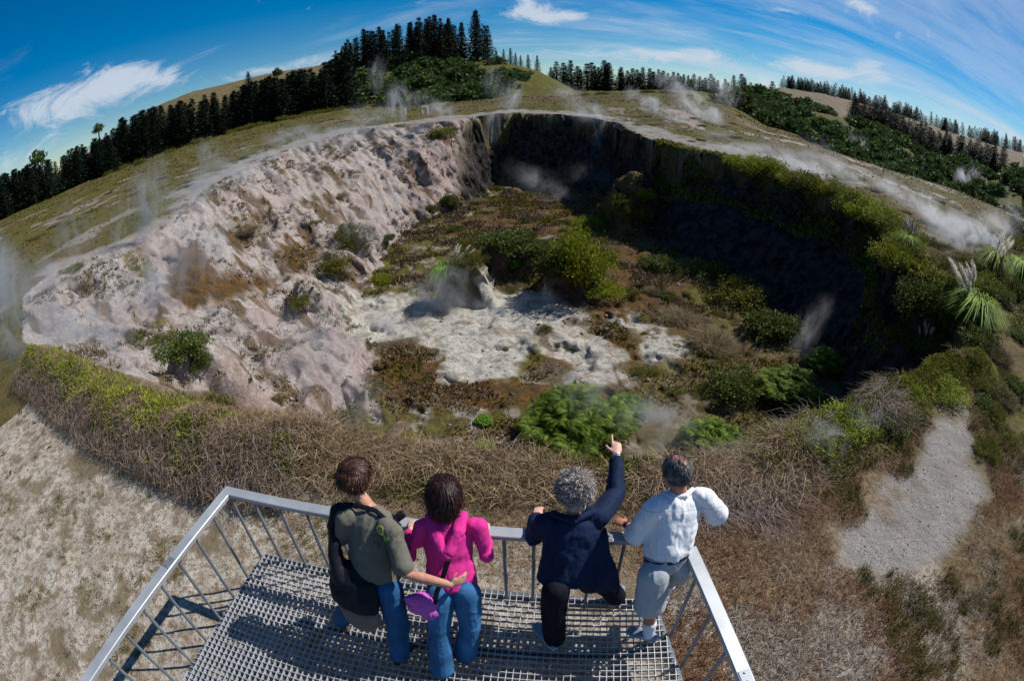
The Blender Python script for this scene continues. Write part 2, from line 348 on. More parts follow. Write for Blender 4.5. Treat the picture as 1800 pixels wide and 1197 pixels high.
def ground_mat(T, out):
    geo = T.node('ShaderNodeNewGeometry').outputs['Position']
    A = T.node('ShaderNodeAttribute', attribute_name='mk'); sa = T.node('ShaderNodeSeparateColor'); T.l.new(A.outputs['Color'], sa.inputs[0])
    B = T.node('ShaderNodeAttribute', attribute_name='mk2'); sb = T.node('ShaderNodeSeparateColor'); T.l.new(B.outputs['Color'], sb.inputs[0])
    C = T.node('ShaderNodeAttribute', attribute_name='mk3'); sc = T.node('ShaderNodeSeparateColor'); T.l.new(C.outputs['Color'], sc.inputs[0])
    pale, moss, veg = sa.outputs; white, path, pink = sb.outputs; straw, wall, dirt = sc.outputs
    nb = T.noise(geo, .35, 5, .6); nm = T.noise(geo, 1.7, 6, .62); nf = T.noise(geo, 9, 6, .65); nx = T.noise(geo, 38, 3, .6)
    base = T.mix(T.ramp(nm, .35, .65), (.062, .050, .016), (.105, .074, .028))              # brown heath
    base = T.mix(T.ramp(nf, .45, .7), base, (.13, .10, .05))
    g = T.mix(T.ramp(nm, .35, .65), (.045, .050, .006), (.085, .082, .010)); g = T.mix(T.ramp(nf, .5, .72), g, (.11, .095, .02))
    base = T.mix(T.math('MULTIPLY', veg, T.ramp(nb, .3, .6, .55, 1.0)), base, g)
    pk = T.mix(T.ramp(nf, .3, .7), (.20, .175, .162), (.38, .345, .325))
    pk = T.mix(T.math('MULTIPLY', T.ramp(nb, .42, .62), .55), pk, (.27, .205, .185))
    pk = T.mix(T.math('MULTIPLY', T.ramp(nm, .50, .62), .7), pk, (.18, .145, .125))
    pk = T.mix(T.math('MULTIPLY', T.ramp(T.noise(geo, 5.5, 5, .7, .6), .60, .68), .75), pk, (.12, .095, .07))
    base = T.mix(pale, base, pk)
    pinkc = T.mix(T.ramp(nf, .3, .7), (.19, .125, .112), (.34, .26, .235))
    base = T.mix(pink, base, pinkc)
    wc = T.mix(T.ramp(nf, .3, .7), (.26, .245, .21), (.46, .44, .39)); wc = T.mix(T.ramp(T.noise(geo, 3.2, 6, .7, .8), .54, .62, 0, .85), wc, (.17, .155, .13))
    wc = T.mix(T.ramp(T.noise(geo, .9, 6, .65, 1.2), .50, .60, 0, .75), wc, (.20, .155, .11))
    base = T.mix(white, base, wc)
    oc = T.mix(T.ramp(nf, .35, .65), (.040, .022, .007), (.120, .060, .015)); oc = T.mix(T.ramp(nx, .5, .7, 0, .7), oc, (.22, .13, .04))
    oc = T.mix(T.math('MULTIPLY', T.ramp(nm, .42, .60), .75), oc, (.045, .034, .020))
    base = T.mix(moss, base, oc)
    wl = T.mix(T.ramp(nm, .4, .62), (.008, .008, .006), (.040, .036, .036)); wl = T.mix(T.ramp(nf, .58, .72, 0, .6), wl, (.13, .115, .12))  # wall rock, colour taken darker to deepen the shade there
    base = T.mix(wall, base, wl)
    st = T.mix(T.ramp(nf, .35, .65), (.10, .07, .04), (.21, .155, .095)); st = T.mix(T.ramp(nx, .5, .7, 0, .6), st, (.30, .235, .15))
    base = T.mix(straw, base, st)
    dc = T.mix(T.ramp(nm, .35, .65), (.30, .265, .22), (.43, .395, .34)); dc = T.mix(T.ramp(nf, .48, .60, 0, .85), dc, (.20, .145, .095)); dc = T.mix(T.ramp(nx, .54, .64, 0, .85), dc, (.12, .085, .055)); dc = T.mix(T.ramp(T.noise(geo, 4, 5, .6), .52, .64, 0, .7), dc, (.17, .12, .08))
    base = T.mix(dirt, base, dc)
    pc = T.mix(T.ramp(nx, .35, .65), (.16, .145, .13), (.29, .27, .25)); pc = T.mix(T.ramp(nm, .4, .65, 0, .7), pc, (.19, .17, .155))
    base = T.mix(path, base, pc)
    hgt = T.math('ADD', T.math('ADD', T.math('MULTIPLY', nm, .5), T.math('MULTIPLY', nf, .28)), T.math('MULTIPLY', nx, .10))
    bsdf(T, out, base, .92, bump=hgt, bstr=.9, bdist=.16, spec=.12)
M['ground'] = mat('ground', ground_mat)
# ------------------------------------------------------------------ ground: one sheet, fine near the view, coarse to the horizon
def px_poly(pts): return np.array([hit(px, py)[:2] for px, py in pts])
MOUNDS += []
for (px, py, tx, ty, rad, k) in [(1012, 515, 1015, 412, 1.9, 1.0), (850, 530, 822, 450, 1.5, 1.0), (890, 478, 895, 405, 1.8, 1.0), (1115, 405, 1120, 305, 3.0, 1.0),
                              (345, 682, 325, 585, 1.6, 1.0), (620, 430, 622, 378, 1.9, .9), (528, 545, 530, 492, 1.1, 1.0), (792, 362, 790, 335, 1.3, .9), (590, 480, 588, 430, 1.5, .8), (935, 488, 938, 430, 1.3, .9)]:
    b = march(px, py, floor_z) if px in (1115, 1012, 890, 850, 935) else hit(px, py); d = ray(tx, ty); r0 = np.hypot(b[0], b[1])+rad*.5; top = d[2]/np.hypot(d[0], d[1])*r0
    az = math.atan2(d[0], d[1]); mx, my = math.sin(az)*r0, math.cos(az)*r0
    mb = float(min(height_u(np.array([mx]), np.array([my]))[0], b[2]+.6)); MOUNDS.append((mx, my, rad, max(.4, (top-mb)*k), mb))
REG = {
 'white': ([[(600, 525), (690, 510), (760, 530), (830, 545), (865, 505), (950, 520), (1000, 512), (1042, 540), (1030, 585), (1060, 600), (1090, 610), (1085, 650), (1010, 655), (930, 620), (922, 655), (870, 668), (772, 672), (790, 625), (735, 610), (725, 590), (640, 592)],
            [(1062, 555), (1110, 550), (1160, 575), (1255, 598), (1240, 625), (1180, 640), (1130, 620), (1100, 575)], [(985, 650), (1080, 640), (1110, 665), (1060, 690), (980, 680)]], .35, .55),
 'moss': ([[(1035, 520), (1090, 520), (1130, 590), (1110, 640), (1075, 625), (1050, 570)], [(690, 600), (770, 600), (785, 680), (770, 700), (650, 700), (660, 640)], [(740, 672), (980, 668), (985, 700), (900, 720), (760, 715)],
            [(1060, 430), (1150, 440), (1210, 500), (1180, 560), (1060, 530), (1030, 480)], [(820, 330), (1010, 340), (1060, 370), (1040, 385), (860, 380)], [(305, 470), (345, 430), (375, 480), (360, 530), (310, 520)], [(370, 500), (440, 480), (490, 485), (480, 505), (380, 540)],
            [(500, 440), (540, 400), (560, 440), (510, 480)], [(395, 400), (450, 385), (460, 410), (410, 430)], [(780, 380), (950, 385), (1000, 410), (830, 440)], [(1200, 590), (1260, 600), (1250, 620), (1200, 620)]], .5, 1.1),
 'pink': ([[(735, 262), (800, 250), (840, 318), (800, 345), (745, 330), (700, 320), (710, 280)], [(560, 545), (600, 540), (650, 600), (650, 660), (620, 680), (560, 640), (520, 580)], [(640, 340), (700, 330), (720, 360), (660, 400), (620, 380)], [(440, 550), (480, 540), (540, 640), (480, 620)]], .6, 1.0),
 'path': ([[(640, 232), (700, 216), (830, 201), (900, 193), (1000, 197), (1080, 208), (1150, 240), (1130, 232), (1080, 222), (1000, 207), (900, 201), (830, 209), (760, 228)], [(1075, 207), (1130, 220), (1200, 238), (1300, 262), (1400, 285), (1450, 300), (1440, 325), (1290, 278), (1150, 246)],
            [(300, 350), (330, 325), (420, 285), (520, 248), (640, 222), (640, 228), (520, 256), (430, 291), (340, 345)], [(100, 462), (200, 435), (300, 385), (310, 398), (205, 448), (105, 478)],
            [(1668, 715), (1692, 700), (1712, 780), (1725, 860), (1700, 930), (1650, 985), (1560, 1010), (1490, 985), (1480, 930), (1540, 870), (1610, 815)]], .75, 1.1),
}
REG['dust'] = ([[(1500, 940), (1650, 985), (1700, 1197), (1380, 1197), (1440, 1060), (1470, 980)]], .5, 1.2)
masks_poly = {k: ([px_poly(p) for p in v[0]], v[1], v[2]) for k, v in REG.items()}
def path_d(x, y): return sdist(masks_poly['path'][0][4], x, y)+fbm(x/.9, y/.9, 401, 4)*.85
def sdist(P, x, y):
    P3 = np.concatenate([P, np.zeros((len(P), 1))], 1); d, _ = near_on(P3, x, y); return np.where(inside(P3, x, y), -d, d)
def build_ground():
    rs = [.35]
    while rs[-1] < 14000:
        r = rs[-1]; rs.append(r+max(.012, r*(.0062 if r < 12 else .0046 if r < 58 else .0031 if r < 88 else .009 if r < 460 else .06)))
    rs = np.array(rs)
    az = np.concatenate([np.radians(np.linspace(-112, 112, 1150)), np.radians(np.linspace(112, 248, 50))[1:-1]])
    A, R = np.meshgrid(az, rs); x = np.sin(A)*R; y = np.cos(A)*R
    sh = x.shape; x = x.ravel(); y = y.ravel()
    z = height_u(x, y)
    r = np.hypot(x, y); n = len(x)
    m = {k: np.zeros(n) for k in ('dust', 'pale', 'moss', 'veg', 'white', 'path', 'pink', 'straw', 'wall', 'dirt')}
    near = r < 115; xn, yn = x[near], y[near]
    zn = z[near]; n1 = fbm((xn+zn*.7)/2.4, (yn-zn*.9)/2.4, 101, 5); n2 = fbm((xn+zn*.8)/.8, (yn-zn*.7)/.8, 103, 4)
    for k, (polys, soft, amp) in masks_poly.items():
        sc = np.clip(np.hypot(xn, yn)/30, .25, 1.6)
        best = np.full(len(xn), 1e9)
        if k == 'white': amp = amp*2.0
        for P in polys: best = np.minimum(best, sdist(P, xn, yn))
        v = 1-sstep(-soft, soft, (best+(n1*.9+n2*.5)*amp*sc*1.3)/sc)
        m[k][near] = v
    m['path'][near] *= 1-.75*sstep(.05, .45, n2*.8+n1*.4)
    m['path'][near] *= ~inside(C0, xn+n2*.2, yn+n2*.2)
    zg = z.reshape(sh); steep = np.hypot(np.gradient(zg, axis=0)/(np.gradient(rs)[:, None]+1e-9), np.gradient(zg, axis=1)/(np.gradient(az)[None]*rs[:, None]+1e-9)).ravel()[near]
    # inside the crater: pale rock on the slopes, brown and olive litter on the floor, steep right and far walls in dark rock, darkened further to paint their shade
    i0 = inside(C0, xn, yn); i2 = inside(C2, xn+n1*.8, yn+n1*.8); i1 = inside(C1, xn, yn)
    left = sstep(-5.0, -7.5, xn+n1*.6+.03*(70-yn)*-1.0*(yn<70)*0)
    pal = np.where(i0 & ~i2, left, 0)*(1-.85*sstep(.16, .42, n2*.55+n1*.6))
    pal = np.where(i2, np.clip(sstep(.05, .5, n2+n1*.4)*.8*sstep(12, 2, xn), 0, 1), pal)
    d0, _ = near_on(C0, xn, yn)
    outl = (~i0) & (xn < -3) & (yn > 20) & (d0 < 3)
    pal = np.where(outl, .9*sstep(3, .5, d0+n1*1.5), pal)
    st_ = sstep(.8, 1.6, steep)*i0*left; pal = np.maximum(pal, .6*st_*sstep(-.3, .3, n2)); m['pale'][near] = pal; m['pink'][near] = np.maximum(m['pink'][near], st_*sstep(-.35, .15, n1+.3*n2)*.8)
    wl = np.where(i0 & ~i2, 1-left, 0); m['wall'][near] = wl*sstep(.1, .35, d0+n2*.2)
    mo = np.where(i2, sstep(.12, .5, n1+.25*n2), 0)*.75; m['moss'][near] = np.maximum(m['moss'][near], mo)*(1-wl)
    m['moss'][near] *= 1-.9*m['white'][near]*(n2 < .35)
    dk = i0 & ~i2; m['moss'][near] = np.maximum(m['moss'][near], dk*left*sstep(.18, .38, n2*.6+fbm(xn/5.5, yn/3.0, 107, 4)*.7-.05)*.8)
    m['pink'][near] *= sstep(-.5, .35, n2)*.8
    m['pink'][near] = np.maximum(m['pink'][near], np.where(i0 & i1 & ~i2, left*.55*sstep(-.2, .5, n1), 0))
    az_ = np.arctan2(xn, yn); rn_ = np.hypot(xn, yn); bs = sstep(.12, .42, fbm(xn/2.6+5, yn/7.5, 151, 5)+.15*fbm(xn/.9, yn/.9, 152, 3))*(~i0)*sstep(24, 32, rn_)*sstep(105, 90, rn_)*sstep(.1, .3, az_)*.85
    bs2 = sstep(.30, .5, fbm(xn/3.0, yn/5, 153, 5))*(~i0)*sstep(24, 32, rn_)*sstep(105, 90, rn_)*(az_ < .1)*.5
    m['pale'][near] = np.maximum(m['pale'][near], np.maximum(bs, bs2))
    vg = np.zeros(n); vg[:] = sstep(.0, .5, fbm(x/7, y/7, 111, 4)+.12)*sstep(9, 16, r)
    vg = np.where(x < -15, np.maximum(vg, .75*sstep(-.35, .2, fbm(x/5, y/5, 113, 4))), vg)
    vgf = np.where(r > RA, 1.0, vg); m['veg'] = vgf
    # brown slope below the ridge far right, tussock hill far left
    azv = np.arctan2(x, y)
    m['pink'] = np.maximum(m['pink'], .42*sstep(RM+10, RM+60, r)*sstep(.45, .5, azv)*sstep(1.35, 1.2, azv)*(r < 1200))
    m['straw'] = np.maximum(m['straw'], .55*sstep(RM+10, RM+70, r)*(azv < -.2)*(r < 1500))
    # close ground round the platform
    nn = r < 17; xq, yq = x[nn], y[nn]; q1 = fbm(xq/1.3, yq/1.3, 121, 5); q2 = fbm(xq/.35, yq/.35, 123, 4)
    out = ~inside(C0, xq, yq); dR, _ = near_on(C0, xq, yq)
    dl = sstep(-1.6, -3.0, xq+q1*.7)                                   # pale bare earth on the left, and under the deck
    dl = np.maximum(dl, sstep(4.6, 3.6, np.hypot((xq+1.5)*.8, yq-1.0)+q1*.8))
    dl = np.maximum(dl, .55*sstep(.1, .5, q1+.25*q2))
    dl = dl*sstep(.8, 1.9, dR+q1*.5)
    m['dirt'][nn] = np.where(out, dl*(1-.75*sstep(.05, .45, q2*.7+q1*.6)), 0)
    m['straw'][nn] = np.maximum(m['straw'][nn], np.where(out, 1-dl*.6, .8)*sstep(17, 13, r[nn]))
    m['straw'][nn] *= 1-sstep(6.5, 8.5, xq+q1)*.6
    m['moss'][nn] = np.maximum(m['moss'][nn], out*.55*sstep(.0, .4, fbm(xq/1.5, yq/1.5, 127, 5))*sstep(1.9, 3.2, xq+q1*.5)*(1-m['path'][nn]))
    m['dirt'] = np.maximum(m['dirt'], m['dust']*.75)
    mk = np.stack([m['pale'], m['moss'], m['veg']], 1); mk2 = np.stack([m['white'], m['path'], m['pink']], 1); mk3 = np.stack([m['straw'], m['wall'], m['dirt']], 1)
    # steep faces are craggy: push them in and out sideways
    Z2 = z.reshape(sh); gr = np.abs(np.gradient(Z2, axis=0)/(np.gradient(rs)[:, None]+1e-9)).ravel(); st = sstep(.55, 1.6, gr)*(r < 110)*sstep(17, 24, r)
    ox = fbm(x/1.3+z*.55, y/1.3-z*.75, 131, 4)*.95+fbm(z*1.3, (x+y)*.5, 133, 3)*.45; oy = fbm(x/1.3-z*.6, y/1.3+z*.5, 137, 4)*.75+fbm(z*1.5+9, (x-y)*.5, 139, 3)*.45
    x = x+ox*st; y = y+oy*st
    V = np.stack([x*U, y*U, z*U+CAMZ], 1)
    nr, na = sh; i = np.arange(nr-1)[:, None]*na; j = np.arange(na)[None, :]; j2 = (j+1) % na
    F = np.stack([i+j, i+na+j, i+na+j2, i+j2], -1).reshape(-1, 4)
    F = F[:, ::-1]
    # close the small hole below the lens
    V = np.concatenate([V, [[0, 0, float(Hw(np.array([0.]), np.array([0.]))[0])]]]); c = len(V)-1
    mk, mk2, mk3 = [np.concatenate([q, q[:1]]) for q in (mk, mk2, mk3)]
    jj = np.arange(na); F = np.concatenate([F, np.stack([jj, (jj+1) % na, np.full(na, c), jj], 1)[:0]])
    me = np_mesh('ground', V, F, M['ground'], {'mk': mk, 'mk2': mk2, 'mk3': mk3}, smooth=True)
    return tag(obj('ground', me), kind='structure')
build_ground()
# ------------------------------------------------------------------ plants: mesh generators (numpy)
RNG = np.random.default_rng(7)
def leaf_quads(P, D, N, L, Wd):
    """diamond leaves: root P, direction D, normal N, length L, width Wd"""
    S = np.cross(D, N); S /= np.linalg.norm(S, axis=1, keepdims=True)+1e-9
    L = np.asarray(L)[:, None]; Wd = np.asarray(Wd)[:, None]; n = len(P)
    V = np.stack([P, P+D*L*.5+S*Wd*.5, P+D*L+N*L*-.08, P+D*L*.5-S*Wd*.5], 1).reshape(-1, 3)
    return V, np.arange(n*4).reshape(n, 4)
def unit(n, rng=RNG):
    v = rng.normal(size=(n, 3)); return v/np.linalg.norm(v, axis=1, keepdims=True)
def cat(parts):
    V, F, T, o = [], [], [], 0
    for v, f, t in parts: V.append(v); F.append(f+o); T.append(t); o += len(v)
    return np.concatenate(V), np.concatenate(F), np.concatenate(T)
def leafcloud(n, blobs, leaf, aspect=.45, up=.3, seed=0, shell=.35, clump=.35):
    rng = np.random.default_rng(seed); B = np.array(blobs, float)           # x y z rx ry rz
    w = (B[:, 3]*B[:, 4]*B[:, 5])**.67; k = rng.choice(len(B), n, p=w/w.sum())
    # leaves gather in twiggy tufts
    nt = max(8, n//14); tk = rng.choice(len(B), nt, p=w/w.sum()); td = unit(nt, rng); tr = rng.random(nt)**shell
    tp = B[tk, :3]+td*B[tk, 3:]*tr[:, None]; tt = rng.random(nt)
    k = rng.integers(0, nt, n); sp = (B[:, 3:].mean()*.17)
    P = tp[k]+rng.normal(size=(n, 3))*sp; P[:, 2] = np.maximum(P[:, 2], .01)
    D = td[k]*.8+unit(n, rng)*.9+np.array([0, 0, up]); D /= np.linalg.norm(D, axis=1, keepdims=True)
    N = unit(n, rng)+np.array([0, 0, .6])
    L = leaf*(.6+.8*rng.random(n)); V, F = leaf_quads(P, D, N, L, L*aspect)
    tint = np.clip(tt[k]*clump*2*.5+rng.random(n)*(1-clump), 0, 1)
    return V, F, np.repeat(tint, 4)
def strips(P0, P1, P2, w0, w1, tint):
    """bent ribbons through three points"""
    D = P2-P0; S = np.cross(D, np.array([0, 0, 1.])+unit(len(D))*.4); S /= np.linalg.norm(S, axis=1, keepdims=True)+1e-9
    w0 = np.broadcast_to(w0, len(D))[:, None]; w1 = np.broadcast_to(w1, len(D))[:, None]
    V = np.stack([P0-S*w0, P0+S*w0, P1+S*w1, P1-S*w1, P2+S*w1*.25, P2-S*w1*.25], 1).reshape(-1, 3)
    b = np.arange(len(D))[:, None]*6; F = np.concatenate([b+np.array([0, 1, 2, 3]), b+np.array([3, 2, 4, 5])], 0)
    return V, F, np.repeat(tint, 6)
def blades(P, h, lean, w, seed=0, tint=None):
    rng = np.random.default_rng(seed); n = len(P); a = rng.random(n)*6.283; ln = lean*(.3+rng.random(n)*1.2)
    hh = h*(.5+rng.random(n)); dx = np.stack([np.cos(a), np.sin(a), np.zeros(n)], 1)
    P1 = P+dx*(ln*hh*.35)[:, None]+np.array([0, 0, 1.])*(hh*.6)[:, None]; P2 = P+dx*(ln*hh*1.1)[:, None]+np.array([0, 0, 1.])*(hh*(1-.35*np.minimum(ln, 1.6)))[:, None]
    return strips(P, P1, P2, w*.6, w*.8, rng.random(n) if tint is None else tint)
def fern_cloud(crowns, seed, fl=.55):
    rng = np.random.default_rng(seed); out = []
    for (cx, cy, cz, s) in crowns:
        nf = 16
        for i in range(nf):
            a = i/nf*6.283+rng.random()*.5; L = s*fl*(.7+.6*rng.random()); e = 1.0+.6*rng.random(); tb = rng.random()
            m = 20; t = (np.arange(m)+.5)/m
            px = cx+np.cos(a)*L*t*.95; py = cy+np.sin(a)*L*t*.95; pz = cz+L*(e*t-1.15*t*t)
            C = np.stack([px, py, pz], 1); T = np.stack([np.cos(a)*np.ones(m), np.sin(a)*np.ones(m), e-2.3*t], 1); T /= np.linalg.norm(T, axis=1, keepdims=True)
            S = np.array([-math.sin(a), math.cos(a), 0.]); wl = L*.27*np.sin(np.pi*np.clip(t*.9+.1, 0, 1))+.01
            for sg in (1, -1):
                D = S*sg+T*.45+np.array([0, 0, -.25]); D /= np.linalg.norm(D, axis=1, keepdims=True)
                N = np.cross(T, D); V, F = leaf_quads(C, D, N, wl, wl*.15+L*.006)
                out.append((V, F, np.repeat(np.clip(tb*.6+rng.random(m)*.4, 0, 1), 4)))
    return cat(out)
def tube(pts, rad, seg=6):
    pts = np.asarray(pts, float); n = len(pts); rings = []
    for i in range(n):
        t = pts[min(i+1, n-1)]-pts[max(i-1, 0)]; t = t/(np.linalg.norm(t)+1e-9); a = np.array([0, 0, 1.]) if abs(t[2]) < .9 else np.array([1., 0, 0])
        u = np.cross(t, a); u /= np.linalg.norm(u); v = np.cross(t, u); th = np.arange(seg)/seg*6.2832
        rings.append(pts[i]+(np.cos(th)[:, None]*u+np.sin(th)[:, None]*v)*rad[i])
    V = np.concatenate(rings); F = []
    for i in range(n-1):
        for j in range(seg): F.append([i*seg+j, i*seg+(j+1) % seg, (i+1)*seg+(j+1) % seg, (i+1)*seg+j])
    return V, np.array(F), np.full(len(V), .5)
def as_mesh(name, parts, m): V, F, T = cat(parts) if isinstance(parts, list) else parts; return np_mesh(name, V, F, m, {'tint': T})

def lumpy(seed, n=7, flat=.75):
    rng = np.random.default_rng(seed); B = [(0, 0, .38, .62, .62, .42*flat/.75)]
    for i in range(n):
        a = i/n*6.283+rng.random()*.7; q = .38+.3*rng.random(); s = .26+.2*rng.random(); B.append((math.cos(a)*q, math.sin(a)*q, .22+.45*rng.random()*flat, s, s, s*.85))
    for i in range(3): B.append((rng.normal()*.25, rng.normal()*.25, .7*flat, .25, .25, .22))
    return B
def stems(seed, n=9, h=.6, w=.025):
    rng = np.random.default_rng(seed); out = []
    for i in range(n):
        a = rng.random()*6.283; r = .5*rng.random(); out.append(tube([(0, 0, -.12), (math.cos(a)*r*.5, math.sin(a)*r*.5, h*.5), (math.cos(a)*r, math.sin(a)*r, h)], [w, w*.7, w*.3], 5))
    return out
def twiggy(seed, n, r=1.0, h=.8, w=.012):
    rng = np.random.default_rng(seed); a = rng.random(n)*6.283; q = np.sqrt(rng.random(n))*r*.5
    P0 = np.stack([np.cos(a)*q, np.sin(a)*q, rng.random(n)*.2*h], 1); a2 = a+rng.normal(size=n)*.9; e = rng.random(n)
    L = r*(.35+.5*rng.random(n)); P1 = P0+np.stack([np.cos(a2)*L*.4, np.sin(a2)*L*.4, h*.45*(e+.2)], 1); P2 = P1+np.stack([np.cos(a2+.6)*L*.5, np.sin(a2+.6)*L*.5, h*.4*(e-.35)], 1)
    return strips(P0, P1, P2, w, w*.6, rng.random(n))
PROTO = {}
def proto(kind, leaves, wood=None, lm=None, extra=None):
    PROTO[kind] = dict(leaves=as_mesh(kind+'_foliage', leaves, lm), wood=as_mesh(kind+'_stems', wood, M['bark']) if wood else None, extra=extra)
for v in range(3):
    proto('scrub%d' % v, [leafcloud(5200, lumpy(10+v), .085, .5, .35, 20+v)], stems(30+v), M['scrub'])
    proto('olive%d' % v, [leafcloud(4600, lumpy(40+v, 8, .6), .075, .4, .5, 50+v)], stems(60+v), M['olive'])
    proto('hill%d' % v, [leafcloud(1500, lumpy(70+v, 6, .9), .17, .6, .3, 80+v)], stems(85+v, 5, .6, .04), M['hill_leaf'])
    proto('dry%d' % v, [twiggy(90+v, 1700, 1, .8, .008), leafcloud(1600, lumpy(95+v, 6, .5), .05, .3, .6, 96+v)], None, M['dry'])
for v in range(2):
    proto('lime%d' % v, [leafcloud(5600, lumpy(100+v, 8, .8), .07, .45, .5, 105+v)], stems(108+v), M['lime'])
    rng = np.random.default_rng(120+v); cr = [(0, 0, .45, .9)]
    for i in range(62): a = rng.random()*6.283; q = .8*math.sqrt(rng.random()); cr.append((math.cos(a)*q, math.sin(a)*q, .62*(1-q*q*.85)+rng.random()*.2, .34+.3*rng.random()))
    proto('fern%d' % v, [fern_cloud(cr, 130+v), leafcloud(1200, [(0, 0, .3, .75, .75, .35)], .09, .4, .2, 133+v)], None, M['fern'])
def pampas_parts(seed, nplume, ph=2.1):
    rng = np.random.default_rng(seed); n = 900; a = rng.random(n)*6.283; q = rng.random(n)*.12; L = .8+.5*rng.random(n); sp = .25+.75*rng.random(n)
    c = np.stack([np.cos(a), np.sin(a), np.zeros(n)], 1)
    P0 = c*q[:, None]; P1 = c*(q+L*.38*sp)[:, None]+np.array([0, 0, 1.])*(L*.62)[:, None]; P2 = c*(q+L*.95*sp)[:, None]+np.array([0, 0, 1.])*(L*(.72-.55*sp))[:, None]
    bl = strips(P0, P1, P2, .010, .009, rng.random(n)); pl = []
    for i in range(nplume):
        a = rng.random()*6.283; t = .12+.3*rng.random(); tip = np.array([math.cos(a)*t+.42, math.sin(a)*t+.1, ph*(.62+.3*rng.random())*.62]); base = tip*np.array([.25, .25, 0])
        pl.append(tube([base, (base+tip)*.5, tip], [.009, .008, .005], 5))
        d = tip-base; d /= np.linalg.norm(d); m = 420; s = rng.random(m); P = tip+(d+np.array([.25, .1, -.1])*s[:, None])*(s*.46-.1)[:, None]+unit(m, rng)*(.030*np.sin(np.pi*np.clip(s, .05, 1))+.006)[:, None]
        D = d+unit(m, rng)*.62; D /= np.linalg.norm(D, axis=1, keepdims=True); V, F = leaf_quads(P, D, unit(m, rng), .085*(1.1-s*.6), np.full(m, .011)); pl.append((V, F, np.repeat(rng.random(m), 4)))
    return bl, pl
for v, (s, k) in enumerate(((1, 7), (2, 9))):
    bl, pl = pampas_parts(200+s, k); PROTO['pampas%d' % v] = dict(leaves=as_mesh('pampas_blades', bl, M['pampas']), wood=None, extra=('plume', as_mesh('pampas_plumes', pl, M['plume'])))
def make_plant(kind, name, loc, sx, sz, rz, label, cat_, group=None):
    p = PROTO[kind]; o = empty(name, loc, rz); o.scale = (sx, sx, sz); tag(o, label, cat_, group)
    a = obj('foliage' if not kind.startswith('pampas') else 'blades', p['leaves'], o)
    if p['wood']: obj('stem', p['wood'], o)
    if p['extra']: obj(p['extra'][0], p['extra'][1], o)
    return o
def plant(kind, px, py, wpx, ratio, label, group=None, name='shrub', cat_='shrub', sink=.12, flat_on=None):
    b = march(px, py, flat_on) if flat_on is not None else hit(px, py); d = float(np.linalg.norm(b)); s = wpx/900*d*U*.5
    w = W(b); z = float(Hw(np.array([w[0]]), np.array([w[1]]))[0]) if flat_on is None else w[2]
    return make_plant(kind, name, (w[0], w[1], z-sink*s), s, s*ratio, RNG.random()*6.28, label, cat_, group)

